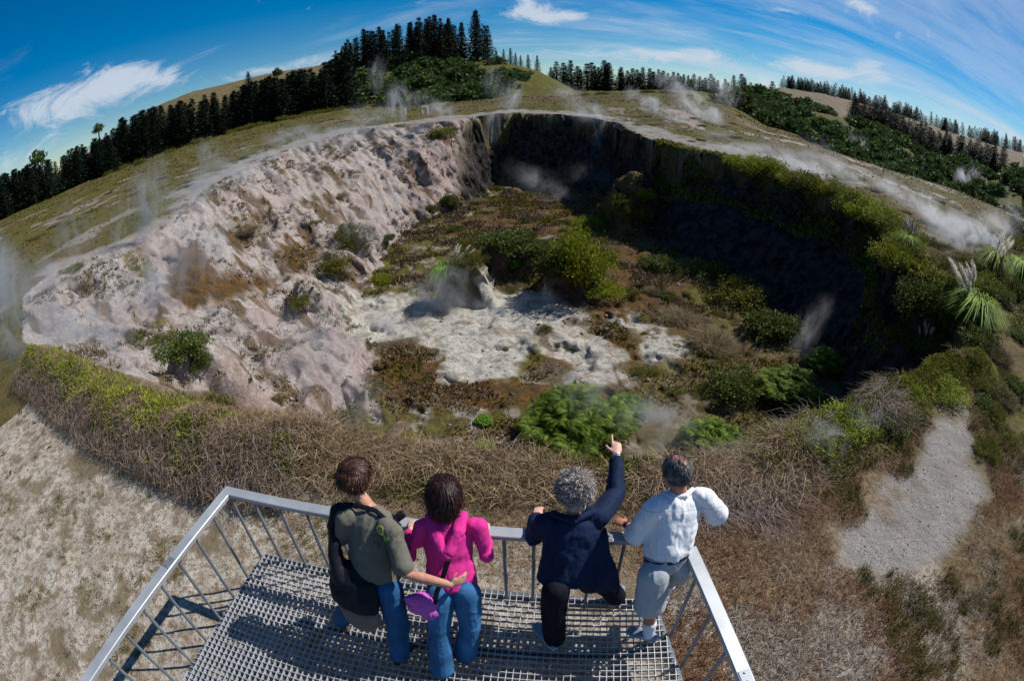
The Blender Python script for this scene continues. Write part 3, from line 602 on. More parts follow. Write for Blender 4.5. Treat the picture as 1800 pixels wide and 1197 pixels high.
# ---- plants that stand apart in the crater and on its rim
PL = [
 ('fern0', 1010, 778, 225, 1.0, 'largest bright green fern thicket on the crater floor, just beyond the pointing woman', 'fern_bush', 'fern'),
 ('fern1', 1100, 730, 90, .9, 'green fern clump at the right shoulder of the largest fern thicket', 'fern_bush', 'fern'),
 ('fern1', 1245, 798, 135, 1.0, 'bright green fern bush directly beyond the head of the man in the white shirt', 'fern_bush', 'fern'),
 ('fern0', 1385, 695, 140, .8, 'bright fern bush at the shadow edge below the right crater wall', 'fern_bush', 'fern'),
 ('fern1', 1452, 650, 95, .9, 'pale green fern bush furthest right, lit against the black shadow', 'fern_bush', 'fern'),
 ('fern1', 850, 742, 36, .8, 'upper of two small fern plants growing in a crack left of the fern thicket', 'fern_bush', 'fern'),
 ('fern0', 850, 788, 42, .8, 'lower of two small fern plants growing in a crack left of the fern thicket', 'fern_bush', 'fern'),
 ('fern1', 908, 470, 40, .9, 'small pale fern in front of the dark hollow of the bushy rock', 'fern_bush', 'fern'),
 ('scrub0', 1290, 695, 120, .75, 'dark green shrub left of the fern bush at the shadow edge', 'shrub', 'shrub'),
 ('olive1', 1235, 690, 55, .6, 'brownish low shrub left of the dark green shrub on the right floor', 'shrub', 'shrub'),
 ('scrub1', 1248, 486, 95, .8, 'uppermost of three olive green shrubs stepping down beside the right wall', 'shrub', 'shrub'),
 ('olive2', 1298, 530, 125, .8, 'middle one of three olive green shrubs stepping down beside the right wall', 'shrub', 'shrub'),
 ('scrub2', 1355, 584, 132, .85, 'lowest of three olive green shrubs stepping down beside the right wall', 'shrub', 'shrub'),
 ('scrub0', 1160, 470, 75, .7, 'dark round shrub on moss to the right of the tall yellow green mound', 'shrub', 'shrub'),
 ('dry0', 1250, 605, 110, .6, 'brown dead brush beside the white crust on the right floor', 'dry_bush', 'shrub'),
 ('dry1', 1190, 560, 90, .5, 'brown wiry brush above the white crust on the right floor', 'dry_bush', 'shrub'),
 ('dry2', 1310, 625, 80, .5, 'olive brown brush beneath the lowest olive shrub', 'dry_bush', 'shrub'),
 ('olive0', 1135, 655, 70, .5, 'low olive shrub above the largest fern thicket', 'shrub', 'shrub'),
 ('lime0', 1036, 398, 72, .7, 'yellow green bush at the far floor before the dark wall', 'shrub', 'shrub'),
 ('scrub2', 790, 360, 40, 1.2, 'dark egg shaped bush at the foot of the pink cliff nose', 'shrub', 'shrub'),
 ('scrub0', 757, 370, 34, .8, 'small dark bush left of the egg shaped bush', 'shrub', 'shrub'),
 ('olive1', 622, 428, 100, .9, 'olive bush capping the rock on the pale left slope', 'shrub', 'shrub'),
 ('olive2', 588, 474, 84, .9, 'yellow olive bush just below the capped rock on the left slope', 'shrub', 'shrub'),
 ('lime1', 668, 492, 52, .5, 'low yellow green bush in the middle of the slope foot', 'shrub', 'shrub'),
 ('olive0', 528, 535, 56, 1.0, 'bush over a dark overhang half way down the pale slope', 'shrub', 'shrub'),
 ('olive2', 600, 728, 100, .55, 'wide faded olive bush near the front left of the floor', 'shrub', 'shrub'),
 ('olive0', 485, 705, 50, .5, 'small olive shrub on the pale gravel above the hedge', 'shrub', 'shrub'),
 ('olive1', 545, 392, 30, .4, 'tiny grey green tuft alone high on the pale slope', 'shrub', 'shrub'),
 ('dry0', 590, 345, 60, .3, 'flat brown tuft beneath the left rim of the slope', 'dry_bush', 'shrub'),
 ('dry1', 425, 405, 80, .3, 'rusty brown patch of brush high on the left slope', 'dry_bush', 'shrub'),
 ('olive2', 775, 240, 58, .8, 'bush hanging at the top of the pink cliff nose', 'shrub', 'shrub'),
 ('olive0', 705, 222, 44, .4, 'low green tuft beside the pale track on the far left rim', 'shrub', 'shrub'),
 ('olive1', 790, 228, 46, .3, 'grey bush beside the pale track above the cliff nose', 'shrub', 'shrub'),
 ('scrub1', 1725, 615, 110, .8, 'dark round bush on the right rim below the bright grass', 'shrub', 'shrub'),
 ('scrub2', 1655, 560, 120, 1.5, 'tall dark bush on the right rim with pale sky lit top', 'shrub', 'shrub'),
 ('scrub0', 1610, 540, 110, 1.1, 'dark bush hanging over the right wall left of the tall one', 'shrub', 'shrub'),
 ('scrub1', 1600, 600, 100, .9, 'shadowed bush in the gully below the tall rim bush', 'shrub', 'shrub'),
 ('scrub2', 1665, 615, 100, .8, 'shadowed bush in the gully left of the round dark bush', 'shrub', 'shrub'),
 ('lime1', 1655, 685, 120, .5, 'yellow flowered bush at the top of the near right ridge', 'shrub', 'shrub'),
 ('olive1', 1600, 715, 110, .6, 'olive bush next down the near right ridge', 'shrub', 'shrub'),
 ('scrub0', 1560, 738, 90, .6, 'mid green bush on the near right ridge under the yellow one', 'shrub', 'shrub'),
 ('lime0', 1600, 690, 80, .6, 'yellow green bush overlooking the shadowed gully', 'shrub', 'shrub'),
 ('olive0', 1740, 735, 90, .6, 'olive bush right of the head of the gravel path', 'shrub', 'shrub'),
 ('olive2', 1735, 680, 90, .55, 'olive bush on the dry bank above the gravel path', 'shrub', 'shrub'),
 ('lime0', 1425, 765, 140, .55, 'green bush at the left end of the near right ridge', 'shrub', 'shrub'),
 ('olive2', 1365, 790, 130, .5, 'dull olive bush where the ridge meets the near rim', 'shrub', 'shrub'),
 ('lime1', 1490, 748, 130, .45, 'moss green bush in the middle of the near right ridge', 'shrub', 'shrub'),
 ('olive1', 1120, 385, 60, 1.1, 'creeper covered ledge of the rock pillar against the dark wall', 'shrub', 'shrub'),
 ('lime1', 1132, 350, 44, 1.2, 'creeper on the sunny side of the rock pillar, sunlight put into its brighter leaf colour', 'shrub', 'shrub'),  # lit and shaded sides of the pillar painted by leaf colour
 ('scrub2', 1100, 365, 60, 1.0, 'creeper on the shady side of the rock pillar, shade put into its darker leaf colour', 'shrub', 'shrub'),
 ('scrub1', 890, 430, 135, .6, 'dark bush capping the hollow rock in the middle of the crater', 'shrub', 'shrub'),
 ('scrub0', 945, 445, 66, .8, 'dark bush at the right side of the hollow rock', 'shrub', 'shrub'),
 ('lime0', 1024, 482, 122, 1.7, 'tall yellow green mound of creeper in the middle of the crater', 'shrub', 'shrub'),
 ('scrub1', 980, 478, 92, 1.2, 'dark leaved growth left of the yellow green mound, its shade put into the leaf colour', 'shrub', 'shrub'),  # darker leaves paint the mound's shaded left half
 ('lime1', 1060, 515, 84, .7, 'yellow green skirt at the foot of the tall creeper mound', 'shrub', 'shrub'),
 ('olive2', 822, 475, 84, 1.1, 'olive bush on the side of the steaming rock', 'shrub', 'shrub'),
 ('scrub0', 330, 618, 118, .7, 'bright green bush crowning the undercut rock in front of the pale slope', 'shrub', 'shrub'),
 ('scrub1', 350, 640, 70, .9, 'green tuft on the front of the undercut rock', 'shrub', 'shrub'),
 ('olive0', 285, 600, 70, .6, 'grey green bush at the back of the undercut rock', 'shrub', 'shrub'),
 ('olive1', 235, 600, 60, .8, 'bush veiled by steam left of the undercut rock', 'shrub', 'shrub'),
 ('olive2', 130, 470, 70, .35, 'low olive shrub where the left track bends', 'shrub', 'shrub'),
]
for k, px, py, w, r, lab, nm, ct in PL: plant(k, px, py, w, r, lab, None, nm, ct)
# along the top of the right wall, yellow green bushes in a row
rimrow = [(1292, 292), (1318, 300), (1345, 310), (1372, 318), (1400, 328), (1430, 336), (1458, 345), (1486, 356), (1512, 368), (1535, 382), (1556, 396), (1572, 412), (1582, 430), (1582, 450), (1574, 470)]
for i, (px, py) in enumerate(rimrow):
    plant(['lime0', 'olive1', 'lime1', 'olive2'][i % 4], px+2, py-3, 58+20*(i % 3)+i*1.6, .8, 'yellow green bush in the row along the top of the right crater wall', 'bushes along the right wall top', 'shrub', 'shrub')
for i, (px, py) in enumerate([(1545, 520), (1525, 548), (1512, 572), (1530, 500), (1560, 480), (1590, 505), (1498, 600)]):
    plant(['olive0', 'scrub1'][i % 2], px, py, 34, .7, 'small leafy tuft clinging to the edge of the right crater wall', 'tufts on the right wall edge', 'shrub', 'shrub')
# pampas
for k, px, py, w, r, lab in [('pampas0', 1590, 455, 62, 1.0, 'pampas grass on the right wall top with plumes against the steam'),
    ('pampas1', 1712, 560, 118, .85, 'largest bright green pampas grass clump on the right rim'),
    ('pampas1', 1745, 480, 78, 1.1, 'pampas grass with pale plumes in front of the steaming plain, upper right'),
    ('pampas0', 1790, 490, 78, 1.0, 'pampas grass at the right edge of the view'),
    ('pampas0', 1622, 610, 60, 1.0, 'pampas with a fan of pinkish plumes in the dark gully'),
    ('pampas1', 790, 490, 70, 1.0, 'pampas grass beside the steaming rock in the crater')]:
    plant(k, px, py, w*1.25, r, lab, None, 'pampas_grass', 'pampas grass')
rs_ = np.random.default_rng(91); k_ = 0
while k_ < 46:
    px, py = rs_.uniform(1640, 1812), rs_.uniform(405, 800)
    b = hit(px, py); ins_ = inside(C0, np.array([b[0]]), np.array([b[1]]))[0]
    if ins_ or np.hypot(b[0], b[1]) > 70 or (px < 1730 and py > 690): continue
    plant(['scrub0', 'olive1', 'scrub2', 'olive0', 'olive2', 'dry1'][k_ % 6], px, py, rs_.uniform(46, 96), rs_.uniform(.5, .9), 'mixed green shrub in the thicket on the right rim' if k_ % 6 != 5 else 'dead brown shrub in the thicket on the right rim', 'shrubs on the right rim' if k_ % 6 != 5 else 'dead shrubs on the right rim', 'shrub', 'shrub'); k_ += 1
k_ = 0; rs_ = np.random.default_rng(93)
while k_ < 90:
    left_ = k_ % 2 == 0; px = rs_.uniform(5, 620) if left_ else rs_.uniform(1010, 1790); top_ = np.interp(px, [p[0] for p in LA], [p[1] for p in LA])
    py = top_+rs_.uniform(8, 70 if left_ else 90); b = hit(px, py)
    if inside(C0, np.array([b[0]]), np.array([b[1]]))[0] or near_on(C0, np.array([b[0]]), np.array([b[1]]))[0][0] < 1.5 or np.hypot(b[0], b[1]) > 130: continue
    d_ = np.hypot(b[0], b[1]); plant(['olive0', 'scrub1', 'dry2', 'olive2'][k_ % 4], px, py, rs_.uniform(1.0, 2.6)*900/d_, rs_.uniform(.25, .45), 'low dark shrub on the grassy plain left of the crater' if left_ else 'low dark shrub on the steaming plain right of the crater', 'low shrubs on the left plain' if left_ else 'low shrubs on the right plain', 'shrub', 'shrub'); k_ += 1
# scattered small shrubs over the floor and slope foot
sc = 0; rr = np.random.default_rng(31)
while sc < 95:
    px, py = rr.uniform(630, 1330), rr.uniform(350, 720)
    if py > 520 and 600 < px < 1130 and rr.random() < .93: continue
    b = hit(px, py)
    if not inside(C2, np.array([b[0]]), np.array([b[1]]))[0]: continue
    k = ['olive0', 'dry0', 'olive1', 'dry2', 'scrub1', 'olive2', 'dry1'][sc % 7]
    plant(k, px, py, rr.uniform(16, 42), rr.uniform(.35, .7), 'small brown brush clump among the crater floor litter' if k[0] == 'd' else 'small olive shrub among the crater floor litter', 'dead brush on the crater floor' if k[0] == 'd' else 'small shrubs on the crater floor', 'dry_bush' if k[0] == 'd' else 'shrub', 'shrub'); sc += 1
# ------------------------------------------------------------------ pine trees
def pine_parts(seed, fullness=1.0):
    rng = np.random.default_rng(seed); parts = []
    zs = np.linspace(.07, .985, 25)
    for i, z in enumerate(zs):
        R = .235*fullness*(1-z)**.98*(.65+.55*rng.random())+.012
        if z < .2: R *= .75+z
        nb = 8 if z < .75 else 6
        for b in range(nb):
            a = b/nb*6.283+i*1.1+rng.normal()*.25; L = R*(.65+.55*rng.random()); up = .15+.5*z; m = 7; t = (np.arange(m)+.35)/m
            C = np.stack([np.cos(a)*L*t, np.sin(a)*L*t, z+L*(up*t*t-.18*t)+rng.normal()*.008], 1)+rng.normal(size=(m, 3))*.006
            D = np.stack([np.cos(a+rng.normal(size=m)*.7), np.sin(a+rng.normal(size=m)*.7), .25+rng.normal(size=m)*.45], 1); D /= np.linalg.norm(D, axis=1, keepdims=True)
            V, F = leaf_quads(C, D, unit(m, rng)+np.array([0, 0, .8]), .052*(1-.45*z)*(.8+.5*rng.random(m)), np.full(m, .022*(1-.3*z))); parts.append((V, F, np.repeat(np.clip(rng.random()*.5+rng.random(m)*.5, 0, 1), 4)))
    V, F = leaf_quads(np.tile([[0, 0, .94]], (8, 1))+rng.normal(size=(8, 3))*.004, np.array([0, 0, 1.])+unit(8, rng)*.25, unit(8, rng), np.full(8, .07), np.full(8, .012)); parts.append((V, F, np.full(32, .6)))
    return parts
PINE = []
for v in range(4):
    cr = as_mesh('pine_crown', pine_parts(300+v, [1.0, .85, 1.2, .75][v]), M['pine'])
    tr = as_mesh('pine_trunk', [tube([(0, 0, -.05), (0.003, 0, .3), (0, .003, .7), (0, 0, .96)], [.018, .014, .008, .002], 6)], M['bark']); PINE.append((cr, tr))
def pine(x, y, h, label, group, wide=1.0):
    """x, y in survey units, h in metres"""
    z = float(height_u(np.array([x]), np.array([y]), False)[0]); c, t = PINE[int(RNG.integers(0, 4))]
    o = empty('pine_tree', (x*U, y*U, z*U+CAMZ-.25), RNG.random()*6.28); s = wide*h*RNG.uniform(.9, 1.25); o.scale = (s, s, h); tag(o, label, 'pine tree', group)
    obj('crown', c, o); obj('trunk', t, o)
def bearing(px, py=None, line=None):
    if py is None: py = np.interp(px, [p[0] for p in line], [p[1] for p in line])
    return azel(px, py)
rp = np.random.default_rng(77)
def pol(az, r): return math.sin(az)*r, math.cos(az)*r
# forest down the left: tops follow the tree line in the photograph
TOPL = [(-200, 420), (0, 306), (100, 276), (200, 230), (230, 200), (300, 182), (400, 160), (500, 130), (560, 118), (600, 92)]
for i in range(232):
    px = rp.uniform(-70, 612) if i < 190 else rp.uniform(-60, 230); a, _ = bearing(px, line=LA); _, et = bearing(px, line=TOPL); row = rp.random()
    r = 136+row*42; x, y = pol(a, r); zb = float(height_u(np.array([x]), np.array([y]), False)[0]); h = (math.tan(et)*r-zb)*U*rp.uniform(.86, 1.06)
    pine(x, y, max(5, h), 'dark pine packed into the long forest that runs down the left side', 'pines of the left forest', 1.75)
# the stand on the knoll
TOPK = [(585, 88), (640, 50), (700, 42), (760, 24), (800, 34), (838, 18), (862, 50), (880, 95)]
for i in range(60):
    px = rp.uniform(588, 868) if i > 8 else [612, 640, 668, 700, 738, 765, 790, 838, 858][i]; a, _ = bearing(px, 110); _, et = bearing(px, line=TOPK); r = 186+rp.random()*26
    if i <= 8: r = 200
    x, y = pol(a, r); zb = float(height_u(np.array([x]), np.array([y]), False)[0]); h = (math.tan(et)*r-zb)*U*(rp.uniform(.78, .98) if i > 8 else 1.0)
    pine(x, y, h, 'tall black pine in the stand on top of the knoll', 'pines on the knoll', 1.15)
# smaller pines right of the knoll, then the far rows
for px, top in [(872, 88), (885, 86), (897, 84), (906, 92), (915, 97), (928, 95), (944, 97)]:
    a, et = bearing(px, top); r = 215; x, y = pol(a, r); zb = float(height_u(np.array([x]), np.array([y]), False)[0]); pine(x, y, (math.tan(et)*r-zb)*U, 'small pine on the right shoulder of the knoll', 'small pines on the knoll shoulder', 1.2)
ROWS = [(968, 118), (978, 108), (990, 110), (1003, 106), (1015, 116), (1032, 112), (1040, 110), (1052, 118), (1062, 106), (1070, 110), (1090, 122), (1092, 118), (1103, 124), (1112, 120), (1120, 122), (1130, 118), (1142, 120), (1150, 126), (1158, 122), (1166, 124), (1174, 128), (1184, 126), (1192, 128), (1202, 130), (1210, 132), (1220, 130), (1230, 134), (1240, 136), (1250, 130), (1262, 140), (1275, 138), (1290, 132), (1304, 130), (1320, 145), (1333, 150), (1358, 143)]
for j, (px, top) in enumerate(ROWS+[(p+5, t+6) for p, t in ROWS[::2]]):
    a, et = bearing(px, top); r = 235+10*rp.random(); x, y = pol(a, r); zb = float(height_u(np.array([x]), np.array([y]), False)[0]); pine(x, y, max(4, (math.tan(et)*r-zb)*U), 'slim pine in the broken row beyond the plain', 'pines beyond the plain', 2.0)
# lone trees on the tussock hill
for px, top, w_, lab in [(172, 216, 12, 'lone tree standing over the left forest edge'), (64, 262, 20, 'round dark lone tree at the far left above the forest'), (486, 119, 12, 'bushy lone tree near the right end of the tussock crest')]:
    a, et = bearing(px, top); r = 200 if px < 200 else 330; x, y = pol(a, r); hh = w_/900*r*U*.95; zt = math.tan(et)*r*U+CAMZ
    o = make_plant('hill%d' % (px % 3), 'round_tree', (x*U, y*U, zt-hh*1.35), hh, hh*1.3, 1.0, lab, 'tree'); gz = float(height_u(np.array([x]), np.array([y]), False)[0])*U+CAMZ; V_, F_, T_ = tube([(x*U, y*U, gz-.5), (x*U, y*U, zt-hh)], [.3, .2], 6); tk = obj('trunk', np_mesh('trunk', V_, F_, M['bark'])); tk.data.transform(o.matrix_basis.inverted()); tk.parent = o
for px, top, lab in [(436, 130, 'lone small pine on the crest of the tussock hill')]:
    a, et = bearing(px, top); r = 330; x, y = pol(a, r); zb = float(height_u(np.array([x]), np.array([y]), False)[0]); pine(x, y, max(5, (math.tan(et)*r-zb)*U+1.2), lab, None, 2.2)
# the two dark belts of forest on the far right: too many to count, one mass each
def forest_mass(name, pts, n, r0, r1, h, seed):
    rng = np.random.default_rng(seed); Vs, Fs, Ts, o = [], [], [], 0; base = [cat(pine_parts(400+k, 1.25)) for k in range(2)]
    small = []
    for V, F, T in base:
        keep = rng.random(len(F)) < .7; F2 = F[keep]; V2 = V[F2].reshape(-1, 3); V2 = V2.copy(); small.append((V2, np.arange(len(V2)).reshape(-1, 4), T[F2].reshape(-1)))
    for i in range(n):
        px = rng.uniform(pts[0][0], pts[-1][0]); py = np.interp(px, [p[0] for p in pts], [p[1] for p in pts])+rng.normal()*pts_j
        a, e = azel(px, py); r = rng.uniform(r0, r1); x, y = pol(a, r); z = float(height_u(np.array([x]), np.array([y]), False)[0]); hh = h*rng.uniform(.7, 1.15)
        V, F, T = small[i % 2]; t = rng.random()*6.28; c, s = math.cos(t), math.sin(t); k = hh*1.25
        V2 = np.stack([(V[:, 0]*c-V[:, 1]*s)*k*1.5+x*U, (V[:, 0]*s+V[:, 1]*c)*k*1.5+y*U, V[:, 2]*hh*1.15+z*U+CAMZ], 1); Vs.append(V2); Fs.append(F+o); Ts.append(T); o += len(V2)
    me = np_mesh(name, np.concatenate(Vs), np.concatenate(Fs), M['pine'], {'tint': np.concatenate(Ts)})
    return obj(name, me)
pts_j = 0
tag(forest_mass('pine_forest', [(1372, 0), (1800, 0)], 230, 405, 440, 6.5, 5), 'dark belt of pines along the crest of the far right ridge', 'forest', kind='stuff')
tag(forest_mass('pine_forest', [(1500, 0), (1765, 0)], 170, 222, 262, 7.5, 6), 'dark belt of pines above the green scrub on the right slope', 'forest', kind='stuff')

# ------------------------------------------------------------------ hillside bushes
def hill_bush(px, r, size, label, group, k=None, line=LA):
    a, _ = bearing(px, line=line); x, y = pol(a, r); z = float(height_u(np.array([x]), np.array([y]), False)[0]); s = size*RNG.uniform(.75, 1.3)
    make_plant(k or 'hill%d' % RNG.integers(0, 3), 'hillside_bush', (x*U, y*U, z*U+CAMZ-.2*s), s, s*.85, RNG.random()*6.28, label, 'bush', group)
for i in range(96):
    px = rp.uniform(575, 925); w = (px-560)/375; r = 143+rp.random()**1.2*52
    if px > 840 and rp.random() < .5: continue
    hill_bush(px, r, 3.9*rp.uniform(.6, 1.3), 'rounded green bush in the scrub covering the knoll slope', 'bushes on the knoll slope')
for i in range(26):
    hill_bush(rp.uniform(180, 600), 130+rp.random()*6, 1.5, 'yellow green bush along the foot of the left forest', 'bushes along the left forest', 'olive%d' % rp.integers(0, 3))
for i in range(178):
    px = rp.uniform(1285, 1850); r = 136+rp.random()*98
    hill_bush(px, r, 4.6*rp.uniform(.6, 1.25), 'rounded green bush in the scrub covering the right hillside', 'bushes on the right hillside')
for i in range(14):
    hill_bush(rp.uniform(1010, 1290), 132+rp.random()*10, 1.3, 'low pale bush at the far edge of the plain', 'bushes at the far edge of the plain', 'olive%d' % rp.integers(0, 3))

# ------------------------------------------------------------------ ground cover nobody could count
def scatter(n, xr, yr, keep, seed):
    rng = np.random.default_rng(seed); out = np.zeros((0, 2))
    while len(out) < n:
        p = np.stack([rng.uniform(*xr, n*2), rng.uniform(*yr, n*2)], 1); out = np.concatenate([out, p[keep(p[:, 0], p[:, 1], rng)]])
    return out[:n]
def on_ground(p, sink=.01): return np.stack([p[:, 0]*U, p[:, 1]*U, height_u(p[:, 0], p[:, 1])*U+CAMZ-sink], 1)
# dead grass between the platform and the edge, and over to the right
def keep_front(x, y, rng):
    d, _ = near_on(C0, x, y); ins = inside(C0, x, y); n = fbm(x/1.1, y/1.1, 201, 4)
    a = sstep(3.1, .9, d+n*1.0-np.clip(x, -2, 9)*.22)*sstep(-8.5, -6, x)
    return (path_d(x, y) > .1) & (rng.random(len(x)) < a*np.where(ins, .5, 1)) & (d < np.where(ins, .9, 9)) & ~inside(DECKU, x, y)
DECKU = np.array([[-4.0, -2], [-3.5, 3.9], [1.7, 3.4], [1.9, -2]])*.786
P = on_ground(scatter(120000, (-9, 13.5), (2.2, 9.6), keep_front, 11))
o = obj('dead_grass', as_mesh('dead_grass', blades(P, .052, 1.5, .0027, 12), M['straw'])); tag(o, 'tangled dead grass between the platform and the crater edge', 'grass', kind='stuff')
P = on_ground(scatter(15000, (-9, 10), (5.5, 9.2), lambda x, y, rng: (rng.random(len(x)) < sstep(1.0, .1, near_on(C0, x, y)[0])*sstep(-.1, .35, fbm(x/.9, y/.9, 203, 3))), 13))
o = obj('green_grass', as_mesh('green_grass', leafcloud_on(P) if False else blades(P, .11, .8, .0045, 14), M['olive'])); tag(o, 'yellowish green grass along the crater edge', 'grass', kind='stuff')
# rusty and grey twig litter to the right
def keep_right(x, y, rng):
    n = fbm(x/1.4, y/1.4, 205, 4); pth = path_d(x, y)
    return (rng.random(len(x)) < sstep(-.55, .35, n)*.9+.1) & (pth > .25) & ~inside(C0, x, y) & (x > 1.9)
P = on_ground(scatter(52000, (1.9, 13), (-2, 8.5), keep_right, 15))
rg = np.random.default_rng(16); n = len(P); a = rg.random(n)*6.283; L = .05+.13*rg.random(n)
P1 = P+np.stack([np.cos(a)*L*.5, np.sin(a)*L*.5, .02+.06*rg.random(n)], 1); P2 = P+np.stack([np.cos(a+.4)*L, np.sin(a+.4)*L, .005+.05*rg.random(n)], 1)
h = n//2; mskr = fbm(P[:, 0]/.8, P[:, 1]/.8, 207, 4) > -.18
V, F, T = strips(P[mskr], P1[mskr], P2[mskr], .0032, .003, rg.random(int(mskr.sum()))); o = obj('rusty_litter', as_mesh('rusty_litter', (V, F, T), M['redtwig'])); tag(o, 'rusty red moss and litter over the ground right of the platform', 'ground cover', kind='stuff')
q = ~mskr; V, F, T = strips(P[q], P1[q], P2[q], .0032, .003, rg.random(int(q.sum()))); o = obj('twig_litter', as_mesh('twig_litter', (V, F, T), M['twig'])); tag(o, 'grey twig litter over the ground right of the platform', 'ground cover', kind='stuff')
# tangle of long bare stems on the bank beyond the railing
P = on_ground(scatter(5200, (2.2, 10), (4.2, 8.2), lambda x, y, rng: (path_d(x, y) > .2) & (rng.random(len(x)) < sstep(.0, .4, fbm(x/1.5+3, y/1.5, 209, 3))), 17)); n = len(P); a = rg.random(n)*6.283; L = .18+.5*rg.random(n)
V, F, T = strips(P, P+np.stack([np.cos(a)*L*.5, np.sin(a)*L*.5, .06+.15*rg.random(n)], 1), P+np.stack([np.cos(a+.5)*L, np.sin(a+.5)*L, .03+.12*rg.random(n)], 1), .0045, .0035, .4+.6*rg.random(n))
o = obj('bare_stems', as_mesh('bare_stems', (V, F, T), M['twig'])); tag(o, 'tangle of bare grey stems on the bank right of the railing', 'dead stems', kind='stuff')
# little tufts on the right foreground and the left earth
def tufts(n, xr, yr, keep, seed, h, r, m, per=26, w=.004):
    C = on_ground(scatter(n, xr, yr, keep, seed)); rng = np.random.default_rng(seed+1); k = np.repeat(np.arange(n), per); s = (.5+rng.random(n))[k]
    P = C[k]+np.stack([rng.normal(size=len(k))*r*s, rng.normal(size=len(k))*r*s, np.zeros(len(k))], 1); ct = rng.random(n)[k]
    return as_mesh('tufts', blades(P, h, .7, w, seed+2, np.clip(ct*.6+rng.random(len(k))*.4, 0, 1)), m)
o = obj('heath_tufts', tufts(1500, (5.5, 15), (-3, 9), lambda x, y, rng: (~inside(C0, x, y)) & (rng.random(len(x)) < sstep(-.15, .25, fbm(x/1.2, y/1.2, 211, 3))) & (path_d(x, y) > .1), 18, .10, .055, M['heath'], 34)); tag(o, 'small brown green heath tufts scattered right of the gravel path', 'ground cover', kind='stuff')
o = obj('moss_tufts', tufts(1500, (-13, -2.6), (-3, 9), lambda x, y, rng: (~inside(C0, x, y)) & (rng.random(len(x)) < sstep(.05, .35, fbm(x/1.0, y/1.0, 213, 4))), 19, .045, .035, M['heath'], 20, .003)); tag(o, 'low brown moss and dead litter on the pale earth left of the platform', 'ground cover', kind='stuff')
# the thick hedge of grass and yellow green growth on the left edge
def along(B, n, w, seed, bias=0.0):
    rng = np.random.default_rng(seed); s = rng.random(n)*(len(B)-1); i = s.astype(int); f = (s-i)[:, None]; c = B[i, :2]*(1-f)+B[i+1, :2]*f; d = B[i+1, :2]-B[i, :2]; d /= np.linalg.norm(d, axis=1, keepdims=True)
    off = np.clip(rng.normal(size=n)*w+bias, -w*2.1, w*2.1); return np.stack([c[:, 0]-d[:, 1]*off, c[:, 1]+d[:, 0]*off], 1), off
p, off = along(BANK, 46000, .62, 21); P = on_ground(p); nz = fbm(p[:, 0]/1.0, p[:, 1]/1.0, 215, 4)
P[:, 2] += RNG.random(len(P))*.2
o = obj('hedge_grass', as_mesh('hedge_grass', blades(P, .12, 1.2, .0036, 22), M['straw'])); tag(o, 'long dead grass hanging over the hedge bank on the left edge', 'grass', kind='stuff')
p, off = along(BANK, 60000, .55, 23, .15); nz = fbm(p[:, 0]/.8, p[:, 1]/.8, 217, 4); p = p[(nz > -.2+.6*sstep(-8, -4.4, p[:, 0])) & (off > -.75+fbm(p[:, 0]/.6, p[:, 1]/.6, 235, 3)*.6)]; P = on_ground(p, -.05); n = len(P); rg = np.random.default_rng(24); P[:, 2] += rg.random(n)*.2
D = unit(n, rg)+np.array([0, 0, .6]); D /= np.linalg.norm(D, axis=1, keepdims=True); V, F = leaf_quads(P, D, unit(n, rg), .045+.045*rg.random(n), .018+.012*rg.random(n))
o = obj('hedge_leaves', as_mesh('hedge_leaves', (V, F, np.repeat(np.clip(.5+fbm(P[:, 0]/.4, P[:, 1]/.4, 219, 3)*.6+(rg.random(n)-.5)*.5, 0, 1), 4)), M['lime'])); tag(o, 'yellow green leafy growth through the hedge bank on the left edge', 'ground cover', kind='stuff')
p, off = along(BANK, 16000, .5, 25, -.55); P = on_ground(p); P[:, 2] += RNG.random(len(P))*.25; n = len(P); rg = np.random.default_rng(26); a = rg.random(n)*6.283; L = .10+.28*rg.random(n)
V, F, T = strips(P, P+np.stack([np.cos(a)*L*.4, np.sin(a)*L*.4, .05*rg.random(n)], 1), P+np.stack([np.cos(a+.4)*L*.7, np.sin(a+.4)*L*.7-.08, -.16*rg.random(n)-.02], 1), .0035, .003, rg.random(n))
o = obj('hedge_stems', as_mesh('hedge_stems', (V, F, T), M['twig'])); tag(o, 'grey dead stems hanging down the outer face of the hedge bank', 'dead stems', kind='stuff')
for nm, B, n1_, w_, sd in (('bank', BANK2, 26000, .5, 31), ('ridge', BANK3, 30000, .6, 41)):
    p, off = along(B, n1_, w_, sd); p = p[path_d(p[:, 0], p[:, 1]) > .12]; P = on_ground(p, -.02); n = len(P); rg = np.random.default_rng(sd+1)
    g = fbm(p[:, 0]/.9, p[:, 1]/.9, 221, 4) > (.1 if nm == 'bank' else -.6)
    o = obj('bank_grass', as_mesh('bank_grass', blades(P[~g], .20, 1.1, .0042, sd+2), M['straw'])); tag(o, 'dead grass lying over the near edge of the crater' if nm == 'bank' else 'dead grass on the ridge at the near right edge', 'grass', kind='stuff')
    Q = P[g]; n = len(Q); D = unit(n, rg)+np.array([0, 0, .7]); D /= np.linalg.norm(D, axis=1, keepdims=True); V, F = leaf_quads(Q+np.array([0, 0, .04])*rg.random(n)[:, None]*2, D, unit(n, rg), .045+.05*rg.random(n), .014+.012*rg.random(n))
    o = obj('bank_leaves', as_mesh('bank_leaves', (V, F, np.repeat(rg.random(n), 4)), M['olive'])); tag(o, 'olive growth through the dead grass of the near edge' if nm == 'bank' else 'olive growth over the ridge at the near right edge', 'ground cover', kind='stuff')
